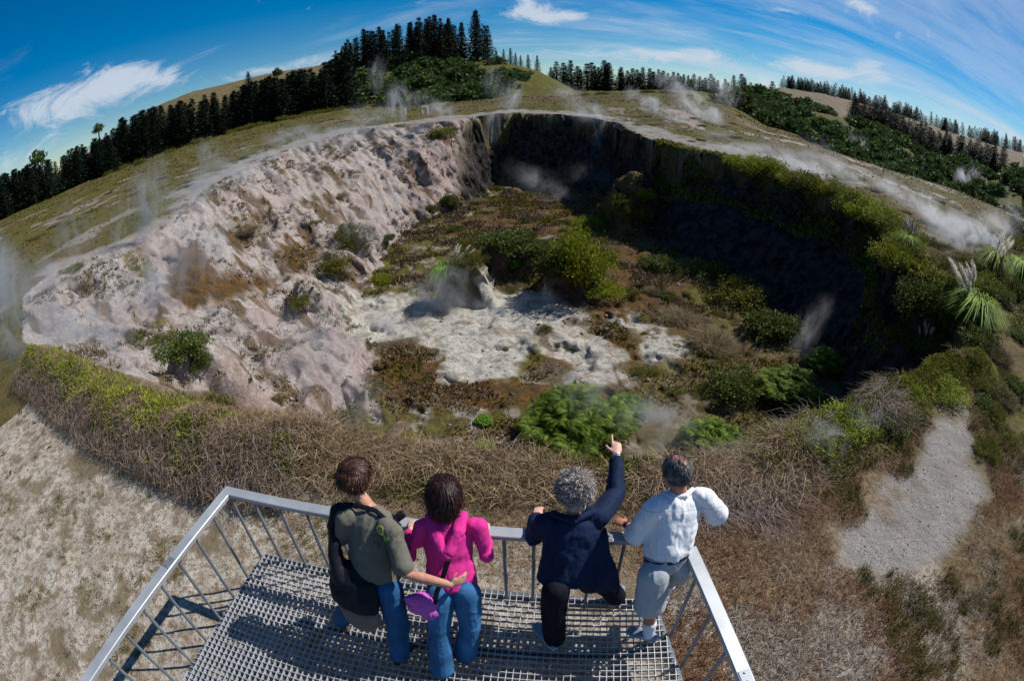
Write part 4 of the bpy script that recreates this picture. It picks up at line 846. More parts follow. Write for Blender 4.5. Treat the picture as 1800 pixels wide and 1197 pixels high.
# heath over the plain: clumps that grow with distance only because they are the larger ones seen
def keep_plain(x, y, rng):
    r = np.hypot(x, y); d, _ = near_on(C0, x, y); pt = np.minimum.reduce([sdist(p, x, y) for p in masks_poly['path'][0][:4]])
    return (~inside(C0, x, y)) & (rng.random(len(x)) < sstep(-.3, .3, fbm(x/3.5, y/3.5, 223, 4))*np.clip(1.2-r/150, .1, 1)) & (pt > .3) & (d > .4) & (r > 13) & (r < 135) & (np.abs(np.arctan2(x, y)) < 1.75)
p = scatter(110000, (-135, 135), (-6, 135), keep_plain, 51); P = on_ground(p, .02); n = len(P); rg = np.random.default_rng(52); k = 1+np.hypot(p[:, 0], p[:, 1])/45
D = unit(n, rg)*np.array([1, 1, .35]); D /= np.linalg.norm(D, axis=1, keepdims=True); V, F = leaf_quads(P, D, unit(n, rg)*.35+np.array([0, 0, 1.]), (.07+.08*rg.random(n))*k, (.035+.035*rg.random(n))*k)
o = obj('plain_heath', as_mesh('plain_heath', (V, F, np.repeat(np.clip(.45+fbm(P[:, 0]/3, P[:, 1]/3, 225, 4)*.6+(rg.random(n)-.5)*.35, 0, 1), 4)), M['heath'])); tag(o, 'low olive and brown heath over the steaming plain', 'ground cover', kind='stuff')
# litter, moss cushions and grass on the crater floor
def keep_floor(x, y, rng):
    wh = np.minimum.reduce([sdist(p, x, y) for p in masks_poly['white'][0]]); return inside(C2, x, y) & (wh > .2) & (rng.random(len(x)) < sstep(-.25, .3, fbm(x/2, y/2, 227, 4)))
p = scatter(70000, (-15, 24), (12, 75), keep_floor, 53); P = on_ground(p, .02); n = len(P); rg = np.random.default_rng(54)
D = unit(n, rg)+np.array([0, 0, .8]); D /= np.linalg.norm(D, axis=1, keepdims=True); k = .7+np.hypot(p[:, 0], p[:, 1])/40; V, F = leaf_quads(P, D, unit(n, rg), (.07+.09*rg.random(n))*k, (.03+.03*rg.random(n))*k)
tn = fbm(P[:, 0]/1.6, P[:, 1]/1.6, 229, 4); g = tn > .12
for nm, sel, mm, lab in (('floor_litter', ~g, 'dry', 'brown litter and moss over the crater floor'), ('floor_green', g, 'olive', 'olive low growth over the crater floor')):
    i = np.nonzero(sel)[0]; VV = V.reshape(-1, 4, 3)[i].reshape(-1, 3); o = obj(nm, as_mesh(nm, (VV, np.arange(len(VV)).reshape(-1, 4), np.repeat(rg.random(len(i)), 4)), M[mm])); tag(o, lab, 'ground cover', kind='stuff')
# creepers and moss on the dark right wall lip
def wall_growth():
    rg = np.random.default_rng(61); idx = C0[9:17]; p, off = along(idx, 30000, .8, 62, .35); P = on_ground(p, -.05); n = len(P)
    D = unit(n, rg)+np.array([0, 0, .2]); D /= np.linalg.norm(D, axis=1, keepdims=True); V, F = leaf_quads(P, D, unit(n, rg), .12+.14*rg.random(n), .05+.05*rg.random(n))
    o = obj('wall_creeper', as_mesh('wall_creeper', (V, F, np.repeat(rg.random(n), 4)), M['olive'])); tag(o, 'creeper spilling over the top of the right crater wall', 'creeper', kind='stuff')
wall_growth()

# stones and dead tufts lying on the pale slope
def keep_slope(x, y, rng): return inside(C0, x, y) & ~inside(C2, x, y) & (x < -5) & (rng.random(len(x)) < sstep(-.1, .5, fbm(x/2.5, y/2.5, 231, 4)))
o = obj('slope_tufts', tufts(1500, (-33, -5), (9, 82), keep_slope, 71, .16, .10, M['dry'], 12, .02)); tag(o, 'dead brown tufts dotted over the pale slope on the left', 'ground cover', kind='stuff')
def stones(n, xr, yr, keep, seed, s0, m, name, label):
    C = on_ground(scatter(n, xr, yr, keep, seed), 0); rng = np.random.default_rng(seed); ico = np.array([(0, 0, 1), (.9, 0, .1), (.28, .85, .1), (-.72, .53, .1), (-.72, -.53, .1), (.28, -.85, .1), (0, 0, -.8)]); tri = [(0, i, i % 5+1) for i in range(1, 6)]+[(6, i % 5+1, i) for i in range(1, 6)]
    s = s0*(.4+rng.random(n)**3*2.2); V = C[:, None, :]+(ico[None]*(.7+.6*rng.random((n, 7, 1)))*s[:, None, None]*np.array([1, 1, .7])); F = (np.array(tri)[None]+np.arange(n)[:, None, None]*7).reshape(-1, 3)
    tag(obj(name, np_mesh(name, V.reshape(-1, 3), F, m, {'tint': np.repeat(rng.random(n), 7)})), label, 'stones', kind='stuff')
M['stone'] = leaf_mat('stone', (.12, .10, .085), (.27, .24, .21), (.42, .39, .35), 0, .9)
stones(2600, (-33, -4), (9, 82), keep_slope, 73, .055, M['stone'], 'rubble', 'loose stones over the pale slope')
stones(500, (-14, 24), (12, 72), lambda x, y, rng: inside(C2, x, y), 74, .06, M['stone'], 'floor_stones', 'loose stones on the crater floor')
stones(9000, (-13, 14), (-3, 9), lambda x, y, rng: ~inside(C0, x, y), 75, .010, M['stone'], 'gravel', 'small gravel over the bare earth round the platform')
# ------------------------------------------------------------------ viewing platform
DK, RL = CAMZ-4.125, CAMZ-3.125                   # deck level, top of the handrail
def at_z(px, py, z):
    d = ray(px, py); t = (z-CAMZ)/d[2]; return Vector((d[0]*t, d[1]*t, z))
def metal(name, col, rough, met, nz=.16):
    def f(T, out):
        tc = T.node('ShaderNodeTexCoord').outputs['Object']; n = T.noise(tc, 3, 6, .6); n2 = T.noise(tc, 60, 3, .6)
        h = T.node('ShaderNodeHueSaturation'); T.put(h.inputs['Color'], col); T.put(h.inputs['Value'], T.ramp(n, .3, .7, 1-nz, 1+nz, False))
        bsdf(T, out, h.outputs[0], T.ramp(n, .3, .7, rough-.08, rough+.1, False), bump=n2, bstr=.08, bdist=.002, spec=.4, metal=met)
    return mat(name, f)
M['rail'] = metal('galvanised handrail', (.36, .38, .40), .45, .35)
M['post'] = metal('galvanised baluster', (.20, .225, .25), .45, .35)
M['grate'] = metal('galvanised grating', (.43, .44, .46), .5, .25)
M['beam'] = metal('steel beam', (.10, .115, .13), .55, .4)
def bm_obj(name, bm, m, parent=None, smooth=False, bevel=0.0):
    if bevel: bmesh.ops.bevel(bm, geom=[e for e in bm.edges if e.calc_length() > bevel*4], offset=bevel, segments=1, affect='EDGES')
    me = bpy.data.meshes.new(name); bm.to_mesh(me); bm.free(); me.materials.append(m)
    if smooth: me.polygons.foreach_set('use_smooth', [True]*len(me.polygons))
    return obj(name, me, parent)
def bar(bm, a, b, w, h, up=Vector((0, 0, 1))):
    """box along a-b, w wide, h high"""
    a = Vector(a); b = Vector(b); d = (b-a); L = d.length; d.normalize(); s = d.cross(up).normalized(); u = s.cross(d)
    vs = [bm.verts.new(a+d*(L*i)+s*(w*j)+u*(h*k)) for i in (0, 1) for j in (-.5, .5) for k in (-.5, .5)]
    for f in ((0, 1, 3, 2), (4, 6, 7, 5), (0, 4, 5, 1), (2, 3, 7, 6), (0, 2, 6, 4), (1, 5, 7, 3)): bm.faces.new([vs[i] for i in f])
def rod(bm, a, b, r, seg=10):
    a = Vector(a); b = Vector(b); q = (b-a).to_track_quat('Z', 'Y'); R = [[bm.verts.new(p+q @ Vector((math.cos(t)*r, math.sin(t)*r, 0))) for t in [k/seg*2*math.pi for k in range(seg)]] for p in (a, b)]
    for k in range(seg): bm.faces.new((R[0][k], R[0][(k+1) % seg], R[1][(k+1) % seg], R[1][k]))
    bm.faces.new(R[0][::-1]); bm.faces.new(R[1])
plat = empty('viewing_platform', (0, 1.0, 0)); tag(plat, 'galvanised steel viewing platform with open grating deck and handrail above the crater edge', 'viewing platform')
plat_inv = Matrix.Translation((0, -1.0, 0))
def sub(o, parent=None):
    o.data.transform(plat_inv); o.parent = parent or plat; return o
FL = at_z(399, 861, RL); FR = Vector((1.345, 2.50, RL)); MID = at_z(885, 934, RL)
# the front rail is one straight run; take its line from the left corner through the visible right end
left_far = at_z(160, 1178, RL); dl = (left_far-FL).normalized(); LB_ = FL+dl*4.6
right_far = at_z(1312, 1190, RL); dr_ = (right_far-FR).normalized(); RB_ = FR+dr_*3.9
def mitre(path, w, h, name, m):
    """rectangular tube swept along a horizontal path with mitred corners"""
    bm = bmesh.new(); rings = []
    for i, p in enumerate(path):
        dirs = []
        if i > 0: dirs.append((path[i]-path[i-1]).normalized())
        if i < len(path)-1: dirs.append((path[i+1]-path[i]).normalized())
        d = sum(dirs, Vector()).normalized(); s = d.cross(Vector((0, 0, 1))).normalized(); k = 1/max(.3, s.dot(dirs[0].cross(Vector((0, 0, 1))).normalized()))
        rings.append([bm.verts.new(p+s*(w*.5*j*k)+Vector((0, 0, h*q))) for j, q in ((-1, 0), (1, 0), (1, -1), (-1, -1))])
    for a, b in zip(rings, rings[1:]):
        for k in range(4): bm.faces.new((a[k], a[(k+1) % 4], b[(k+1) % 4], b[k]))
    bm.faces.new(rings[0][::-1]); bm.faces.new(rings[-1]); bmesh.ops.recalc_face_normals(bm, faces=bm.faces)
    return bm_obj(name, bm, m, None, bevel=.006)
sub(mitre([LB_, FL, MID, FR, RB_], .112, .05, 'handrail', M['rail']))
# balusters
def baluster(p, zlo, zhi):
    bm = bmesh.new(); rod(bm, (p.x, p.y, zlo), (p.x, p.y, zhi), .0165, 10); return sub(bm_obj('baluster', bm, M['post'], None, smooth=False))
def run(a, b, n, skip0=True, inset=0):
    for i in range(n):
        if i == 0 and skip0: continue
        t = i/n; p = a.lerp(b, t); baluster(p, DK-.16, RL-.045)
d0 = (FL-Vector((0, 0, 0)))
nL = 15; run(FL, LB_, nL, False); run(FL, MID, 9); run(MID, FR, 6, False); run(FR, RB_, 11, False)
# splice plates with bolt heads where the rail sections meet, and base plates of the corner balusters
for a_, b_, t_ in ((FL, LB_, .22), (FL, MID, .5), (MID, FR, .55), (FR, RB_, .35)):
    q_ = a_.lerp(b_, t_); d_ = (b_-a_).normalized(); bm = bmesh.new(); bar(bm, q_-d_*.06+Vector((0, 0, .002)), q_+d_*.06+Vector((0, 0, .002)), .085, .008)
    for k_ in (-.035, .035): rod(bm, q_+d_*k_+Vector((0, 0, .005)), q_+d_*k_+Vector((0, 0, .014)), .009, 6)
    sub(bm_obj('splice_plate', bm, M['post']))
# deck outline just inside the rail
def off(p, q, k): return p+(q-p)*k
cx = Vector((-1.1, 1.6, 0))
def inner(p, dx, dy): return Vector((p.x+dx, p.y+dy, DK))
dFL = at_z(465, 974, DK); dFR = Vector((1.27, 2.53, DK)); dLB = Vector((dFL.x+dl.x*4.6, dFL.y+dl.y*4.6, DK)); dRB = Vector((dFR.x+dr_.x*3.9, dFR.y+dr_.y*3.9, DK)); dM = at_z(885, 1040, DK)
DP = [dLB, dFL, dM, dFR, dRB]
# grating: two sets of thin bars clipped to the outline
def clip_line(o, d):
    ts = []; n = len(DP)
    for i in range(n):
        a, b = DP[i], DP[(i+1) % n]; ex, ey = b.x-a.x, b.y-a.y; den = d.x*ey-d.y*ex
        if abs(den) < 1e-9: continue
        t = ((a.x-o.x)*ey-(a.y-o.y)*ex)/den; s = ((a.x-o.x)*d.y-(a.y-o.y)*d.x)/den
        if 0 <= s <= 1: ts.append(t)
    return (min(ts), max(ts)) if len(ts) >= 2 else None
fd = (dFR-dFL); fd.z = 0; fd.normalize(); pd = Vector((-fd.y, fd.x, 0)); bm = bmesh.new(); cell = .060
for k in range(-78, 82):
    o = dFL+fd*(k*cell)+fd*.01; c = clip_line(o, pd)
    if c and c[1]-c[0] > .03: bar(bm, o+pd*c[0], o+pd*c[1], .0056, .040)
g1 = k
for k in range(-95, 12):
    o = dFL+pd*(k*cell); c = clip_line(o, fd)
    if c and c[1]-c[0] > .03: bar(bm, o+fd*c[0]+Vector((0, 0, .001)), o+fd*c[1]+Vector((0, 0, .001)), .0056, .037)
sub(bm_obj('deck_grating', bm, M['grate']))
bm = bmesh.new()
for a, b in zip(DP, DP[1:]): bar(bm, a+Vector((0, 0, -.075)), b+Vector((0, 0, -.075)), .05, .13)
for t in (.15, .3, .45, .62, .78, .9): bar(bm, dFL.lerp(dLB, t)+Vector((0, 0, -.075)), dFR.lerp(dRB, t)+Vector((0, 0, -.075)), .06, .10)
sub(bm_obj('deck_frame', bm, M['beam'], bevel=.004))
for p in (dFL.lerp(dLB, .06), dFR.lerp(dRB, .06), dFL.lerp(dLB, .7), dFR.lerp(dRB, .7)):
    bm = bmesh.new(); g = float(Hw(np.array([p.x]), np.array([p.y]))[0]); bar(bm, (p.x, p.y, g-.3), (p.x, p.y, DK-.14), .09, .09, Vector((0, 1, 0))); sub(bm_obj('support_post', bm, M['beam'], bevel=.004))
# ------------------------------------------------------------------ people
def J(px, py, h): return at_z(px, py, DK+h)
def V3(*a): return Vector(a)
class Solid:
    """closed volumes that are fused into one continuous skin by a voxel remesh"""
    def __init__(s): s.bm = bmesh.new()
    def ell(s, c, ax, ay, az, seg=16):
        """ellipsoid from three half-axis vectors"""
        r = bmesh.ops.create_uvsphere(s.bm, u_segments=seg, v_segments=seg//2+2, radius=1.0); m = Matrix(((ax.x, ay.x, az.x, c.x), (ax.y, ay.y, az.y, c.y), (ax.z, ay.z, az.z, c.z), (0, 0, 0, 1)))
        bmesh.ops.transform(s.bm, matrix=m, verts=r['verts'])
        if m.to_3x3().determinant() < 0: bmesh.ops.reverse_faces(s.bm, faces=list({f for v in r['verts'] for f in v.link_faces}))
    def ball(s, c, r): s.ell(c, V3(r, 0, 0), V3(0, r, 0), V3(0, 0, r))
    def loft(s, secs, seg=20):
        """secs: (centre, half-axis A, half-axis B); closed at both ends"""
        rings = [[s.bm.verts.new(c+A*math.cos(t)+B*math.sin(t)) for t in [k/seg*2*math.pi for k in range(seg)]] for c, A, B in secs]
        fs = []
        for a, b in zip(rings, rings[1:]):
            for k in range(seg): fs.append(s.bm.faces.new((a[k], a[(k+1) % seg], b[(k+1) % seg], b[k])))
        fs.append(s.bm.faces.new(rings[0][::-1])); fs.append(s.bm.faces.new(rings[-1]))
        c0 = sum((c for c, _, _ in secs), Vector())/len(secs)
        bmesh.ops.recalc_face_normals(s.bm, faces=fs)
    def limb(s, pts, rad, flat=None, k=1.0):
        """tapering tube with round ends; flat = (vector, factor) squashes it along a direction"""
        n = len(pts); secs = []
        for i in range(n):
            t = (pts[min(i+1, n-1)]-pts[max(i-1, 0)]).normalized(); u = t.cross(flat[0] if flat else V3(.31, .2, .93)); 
            if u.length < .05: u = t.cross(V3(1, 0, 0))
            u.normalize(); w = u.cross(t).normalized(); r = rad[i]
            secs.append((pts[i], u*r, w*(r*(flat[1] if flat else 1))))
        t0 = (pts[1]-pts[0]).normalized(); t1 = (pts[-1]-pts[-2]).normalized()
        s.loft([(secs[0][0]-t0*rad[0]*.45, secs[0][1]*.6, secs[0][2]*.6)]+secs+[(secs[-1][0]+t1*rad[-1]*.45, secs[-1][1]*.6, secs[-1][2]*.6)], 14)
        if not flat:
            for i in range(n): s.ball(pts[i], rad[i]*.98)
    def mesh(s, name, m, voxel=.01, smooth=5, fold=None, cut=None):
        me = bpy.data.meshes.new(name); s.bm.to_mesh(me); s.bm.free(); o = bpy.data.objects.new('tmp', me); COL.objects.link(o)
        r = o.modifiers.new('r', 'REMESH'); r.mode = 'VOXEL'; r.voxel_size = voxel
        q = o.modifiers.new('s', 'SMOOTH'); q.iterations = smooth; q.factor = .5
        dg = bpy.context.evaluated_depsgraph_get(); out = bpy.data.meshes.new_from_object(o.evaluated_get(dg)); bpy.data.objects.remove(o); out.name = name
        out.materials.clear(); out.materials.append(m); out.polygons.foreach_set('use_smooth', [True]*len(out.polygons))
        n = len(out.vertices); P = np.empty(n*3, np.float32); out.vertices.foreach_get('co', P); P = P.reshape(-1, 3).astype(float)
        N = np.empty(n*3, np.float32); out.vertices.foreach_get('normal', N); N = N.reshape(-1, 3)
        if fold is not None: P = P+N*fold(P)[:, None]; out.vertices.foreach_set('co', P.astype(np.float32).ravel()); out.update()
        return out
def folds(side, up, amp=.008, fs=16, fu=3.5, seed=1, c=None):
    side = np.array(side); up = np.array(up); fr = np.cross(side, up)
    def f(P):
        a = P@side; b = P@up; d = P@fr; w = fbm(a*5, b*5+d*3, seed+5, 3)*.12
        return amp*(ridged(a*fs*.5+w*5+d*4, b*fu*.5+w*3, seed, 3)-.42)*2+amp*.6*fbm(a*fs*1.3+d*9, b*fs*.8, seed+9, 3)
    return f
def skin_mat(name, c, red):
    def f(T, out):
        tc = T.node('ShaderNodeTexCoord').outputs['Object']; n = T.noise(tc, 14, 5, .6); col = T.mix(T.ramp(n, .35, .68), c, red)
        b = bsdf(T, out, col, .5, bump=T.noise(tc, 160, 3, .5), bstr=.15, bdist=.002, spec=.4); b.inputs['Subsurface Weight'].default_value = .08; b.inputs['Subsurface Radius'].default_value = (.02, .008, .004)
    return mat(name, f)
M['skin_fair'] = skin_mat('fair skin', (.50, .27, .19), (.44, .19, .13))
M['skin_red'] = skin_mat('sunburnt skin', (.42, .20, .14), (.36, .13, .09))
M['skin_pale'] = skin_mat('pale skin', (.58, .36, .28), (.50, .26, .20))
def cloth(name, c, weave=260, rough=.85, var=.12, fn=None, wr=.5):
    def f(T, out):
        tc = T.node('ShaderNodeTexCoord').outputs['Object']; n = T.noise(tc, 5, 5, .6); w = T.noise(T.vec(tc, sc=(1, 1, 1)), weave, 2, .5); wrk = T.noise(tc, 22, 4, .6, 1.0)
        h = T.node('ShaderNodeHueSaturation'); T.put(h.inputs['Color'], c); T.put(h.inputs['Value'], T.ramp(n, .3, .7, 1-var, 1+var, False)); col = h.outputs[0]
        if fn: col = fn(T, tc, col)
        bsdf(T, out, col, rough, bump=T.math('ADD', T.math('MULTIPLY', w, .12), T.math('MULTIPLY', wrk, wr)), bstr=.5, bdist=.012, spec=.12)
    return mat(name, f)
def hairmat(name, a, b, c, rough=.42):
    def f(T, out):
        t = T.node('ShaderNodeAttribute', attribute_name='tint').outputs['Fac']; col = T.mix(T.ramp(t, 0, .5), a, b); col = T.mix(T.ramp(t, .5, 1), col, c); bsdf(T, out, col, rough, spec=.22)
    return mat(name, f)
class Head:
    def __init__(s, c, f, roll=0.0, k=1.0):
        s.c = c; s.f = f.normalized(); s.s = s.f.cross(V3(0, 0, 1)).normalized(); s.u = s.s.cross(s.f).normalized(); s.k = k
        if roll: q = Matrix.Rotation(roll, 3, s.f); s.s = q @ s.s; s.u = q @ s.u
    def P(s, a, b, c): return s.c+(s.s*a+s.f*b+s.u*c)*s.k
    def E(s, B, p, r): B.ell(s.P(*p), s.s*r[0]*s.k, s.f*r[1]*s.k, s.u*r[2]*s.k)
    def add(s, B):
        s.E(B, (0, -.008, .035), (.076, .098, .088)); s.E(B, (0, .03, -.03), (.063, .066, .085)); s.E(B, (0, .045, -.085), (.040, .042, .030))
        s.E(B, (0, .098, -.022), (.013, .022, .026)); s.E(B, (0, .083, .012), (.052, .02, .014)); s.E(B, (0, .082, -.062), (.026, .014, .010))
        for q in (-1, 1): s.E(B, (q*.079, -.005, -.015), (.011, .02, .032)); s.E(B, (q*.042, .062, -.035), (.024, .028, .026))
    def eyes(s, person):
        for q in (-1, 1):
            B = Solid(); s.E(B, (q*.031, .086, -.004), (.011, .009, .009)); me = B.mesh('eye', M['eye'], .004, 1); obj('eye', me, person)
        B = Solid(); s.E(B, (0, .094, -.064), (.022, .007, .006)); obj('mouth', B.mesh('mouth', M['lip'], .004, 1), person)
M['eye'] = flat_mat('eye', (.12, .09, .07), .2, .1, 8, 0); M['lip'] = flat_mat('lips', (.30, .11, .09), .5, .1, 8, 0)
def hair(H, name, m, n, length, seed, keep, flow, vol=.012, wid=.0035, curl=0.0, centre=(0, -.008, .035), rad=(.080, .102, .092), cap=True, capm=None):
    """strands rooted on the skull; keep(d) gives density by direction in head axes, flow(d) the lie of the hair"""
    rng = np.random.default_rng(seed); d = unit(n*4, rng); d = d[rng.random(len(d)) < keep(d)][:n]; n = len(d); R = np.array(rad)
    root = d*R+np.array(centre); fl = flow(d)+rng.normal(size=(n, 3))*.25; nn = d/R; nn /= np.linalg.norm(nn, axis=1, keepdims=True)
    fl -= nn*np.sum(fl*nn, 1, keepdims=True)*.8; fl /= np.linalg.norm(fl, axis=1, keepdims=True)+1e-9; L = length(d)*(.7+.6*rng.random(n))
    lift = vol*(.5+rng.random(n)); cv = unit(n, rng)*curl
    P1 = root+fl*(L*.5)[:, None]+nn*lift[:, None]+cv*.5; P2 = root+fl*L[:, None]*(1-.25*(curl > 0))+nn*(lift*.7)[:, None]+cv-np.array([0, 0, 1.])*(L*L*1.2)[:, None]
    # bend strands round the skull instead of through it
    for P in (P1, P2):
        q = (P-np.array(centre))/R; ln = np.linalg.norm(q, axis=1, keepdims=True); P[:] = np.where(ln < 1.04, np.array(centre)+q/ln*1.05*R, P)
    B3 = np.stack([np.array(H.s), np.array(H.f), np.array(H.u)])*H.k; tf = lambda P: P@B3+np.array(H.c)
    T = np.clip(fbm(d[:, 0]*5+3, d[:, 1]*5+d[:, 2]*4, seed, 3)*.5+.5+(rng.random(n)-.5)*.5, 0, 1)
    S = np.cross(P2-root, nn); S /= np.linalg.norm(S, axis=1, keepdims=True)+1e-9; w = wid
    V = np.stack([tf(root-S*w), tf(root+S*w), tf(P1+S*w), tf(P1-S*w), tf(P2+S*w*.35), tf(P2-S*w*.35)], 1).reshape(-1, 3); b = np.arange(n)[:, None]*6
    F = np.concatenate([b+np.array([0, 1, 2, 3]), b+np.array([3, 2, 4, 5])]); parts = [(V, F, np.repeat(T, 6))]
    if cap:
        u, v = np.meshgrid(np.linspace(0, 2*np.pi, 49)[:-1], np.linspace(0.02, np.pi-.02, 26)); dd = np.stack([np.sin(v)*np.cos(u), np.sin(v)*np.sin(u), np.cos(v)], -1).reshape(-1, 3)
        k = keep(dd) > .45; CV = tf(dd*R*(1.0+.02*rng.normal(size=(len(dd), 1)))+np.array(centre)); i = (np.arange(25)[:, None]*48+np.arange(48)[None]).ravel(); j = (np.arange(25)[:, None]*48+(np.arange(48)[None]+1) % 48).ravel(); FF = np.stack([i, j, j+48, i+48], 1); FF = FF[k[FF].all(1)]
        if len(FF): parts.append((CV, FF, np.clip(.25+.3*rng.random(len(CV)), 0, 1)))
    return as_mesh(name, parts, m)
def hand(B, wrist, d, nrm, thumb, curl=.5, k=1.0, point=False):
    """palm, four fingers of unequal length bent at two joints, and a thumb leaving the side of the palm"""
    d = d.normalized(); t = (thumb-d*thumb.dot(d)).normalized(); n = t.cross(d).normalized(); n = n if n.dot(nrm) > 0 else -n       # n points away from the back of the hand's palm side
    palm = wrist+d*.05*k; B.ell(palm, d*.054*k, t*.041*k, n*.016*k); B.limb([wrist-d*.03*k, wrist+d*.02*k], [.025*k, .027*k], (n, .7))
    for i, (o, L) in enumerate(((.030, .072), (.010, .080), (-.010, .075), (-.029, .060))):
        b = wrist+d*(.094-abs(i-1.2)*.004)*k+t*o*k; c = 0.06 if (point and i == 0) else (1.35 if point else curl*(1+.12*i))
        d1 = (d*math.cos(c*.6)-n*math.sin(c*.6)).normalized(); d2 = (d*math.cos(c*1.5)-n*math.sin(c*1.5)).normalized()
        m1 = b+d1*L*.5*k; m2 = m1+d2*L*.5*k; B.limb([b-d*.012*k, m1, m2], [.0098*k, .0088*k, .0072*k])
    tb = wrist+d*.028*k+t*.030*k; a = (d*.62+t*.78-n*.15*curl).normalized(); a2 = (d*.85+t*.45-n*.4*curl).normalized(); B.limb([tb, tb+a*.036*k, tb+a*.036*k+a2*.030*k], [.0125*k, .0105*k, .0085*k])
def lerp(a, b, t): return a+(b-a)*t
def torso_secs(pel, neck, side, W_, D_, lean=V3(0, 0, 0)):
    """rings from crotch to neck"""
    up = (neck-pel).normalized(); s = (side-up*side.dot(up)).normalized(); f = up.cross(s).normalized(); L = (neck-pel).length; out = []
    for t, w, d, o in W_: out.append((pel+up*(L*t)+f*o*1.0, s*w*D_[0], f*d*D_[1]))
    return out
BODY = [(-.12, .10, .08, 0), (-.05, .155, .105, 0), (.08, .165, .11, 0), (.32, .145, .095, 0), (.55, .155, .105, 0), (.75, .17, .11, 0), (.9, .165, .095, 0), (1.0, .10, .065, 0), (1.05, .058, .055, 0)]
def shoe(name, ankle, toe, person, m, m2, k=1.0):
    d = (toe-ankle); d.z = 0; d.normalize(); s = d.cross(V3(0, 0, 1)); g = DK+.0
    a = V3(ankle.x, ankle.y, g); B = Solid()
    B.loft([(a-d*.085*k+V3(0, 0, .055), s*.028, V3(0, 0, .040)), (a-d*.06*k+V3(0, 0, .055), s*.037, V3(0, 0, .050)), (a+V3(0, 0, .06), s*.041, V3(0, 0, .052)), (a+d*.06*k+V3(0, 0, .048), s*.044, V3(0, 0, .040)), (a+d*.13*k+V3(0, 0, .037), s*.049, V3(0, 0, .028)), (a+d*.175*k+V3(0, 0, .031), s*.036, V3(0, 0, .020))])
    B.limb([a+V3(0, 0, .06), a+V3(0, 0, .10)], [.042, .040]); o = obj('shoe', B.mesh('shoe', m, .006, 3), person)
    B = Solid(); B.loft([(a-d*.09*k+V3(0, 0, .014), s*.030, V3(0, 0, .013)), (a-d*.05*k+V3(0, 0, .014), s*.042, V3(0, 0, .014)), (a+d*.05*k+V3(0, 0, .014), s*.043, V3(0, 0, .014)), (a+d*.13*k+V3(0, 0, .014), s*.053, V3(0, 0, .014)), (a+d*.185*k+V3(0, 0, .015), s*.034, V3(0, 0, .012))]); obj('sole', B.mesh('sole', m2, .006, 2), o)
    # side stripe and laces
    bm = bmesh.new()
    for q in (-1, 1):
        for j in (0, .03): bar(bm, a+d*(-.03+j)+s*q*.0435+V3(0, 0, .035), a+d*(.05+j)+s*q*.045+V3(0, 0, .065), .004, .010)
    for j in range(4): bar(bm, a+d*(.035+j*.02)-s*.022+V3(0, 0, .094-j*.008), a+d*(.04+j*.02)+s*.022+V3(0, 0, .094-j*.008), .007, .005)
    bm_obj('laces', bm, m2, o); return o
def leg(B, hip, knee, ank, r): B.limb([hip, lerp(hip, knee, .5), knee, lerp(knee, ank, .4), ank], r)
M['denim'] = cloth('blue denim', (.020, .085, .20), 300, .85, .35)
M['denim_light'] = cloth('light denim', (.035, .125, .27), 300, .85, .38)
M['tee'] = None
M['sneaker'] = flat_mat('blue grey sneaker', (.17, .22, .30), .6, .4, 24, .3); M['white_sole'] = flat_mat('white sole', (.55, .57, .60), .6, .1, 20, .1); M['dark_shoe'] = flat_mat('dark shoe', (.02, .024, .035), .5, .2, 20, .2)
M['black_nylon'] = cloth('black nylon', (.008, .010, .016), 400, .55, .2); M['taupe'] = cloth('taupe canvas', (.17, .135, .12), 350, .85, .12)
def person(body, label): o = obj('person', body); tag(o, label, 'person'); return o

# --- man in the olive T-shirt
H = Head(J(622, 842, 1.585), V3(.30, .90, -.30), 0, 1.2); neck = J(643, 892, 1.40)+V3(0, .03, -.02); pel = J(655, 1020, .92)+V3(0, .10, 0)
shL, shR = J(606, 912, 1.34), J(690, 936, 1.32); side = (shR-shL).normalized(); up = (neck-pel).normalized()
elR, wrR = J(713, 1008, 1.10), J(790, 1027, 1.05); elL, wrL = J(590, 965, 1.06)+V3(0, .06, 0), J(660, 925, 1.10)
hpR, knR, anR = J(682, 1042, .84)+V3(0, .05, 0), J(699, 1096, .47), J(702, 1148, .10); hpL, knL, anL = J(634, 1040, .84)+V3(0, .05, 0), J(612, 1075, .47), J(600, 1090, .10)
B = Solid(); H.add(B); B.limb([H.P(0, -.01, -.06), neck], [.058, .062]); B.loft(torso_secs(pel, neck, side, BODY, (1, 1)))
B.limb([shR, lerp(shR, elR, .5), elR, lerp(elR, wrR, .35), wrR], [.055, .050, .043, .045, .029]); B.limb([shL, elL, lerp(elL, wrL, .4), wrL], [.055, .044, .043, .029])
hand(B, wrR, J(835, 1010, 1.06)-wrR, V3(0, -.6, .8), V3(0, .3, 1), .55); hand(B, wrL, V3(.5, .7, -.1), V3(0, -.3, 1), V3(1, 0, .2), .9)
leg(B, hpR, knR, anR, [.078, .068, .052, .05, .036]); leg(B, hpL, knL, anL, [.078, .068, .052, .05, .036])
man = person(B.mesh('person', M['skin_fair'], .0065, 4), 'man in olive grey T-shirt and jeans with his arm round the woman in pink'); H.eyes(man)
pY, pG = J(668, 932, 1.36), J(683, 944, 1.32)
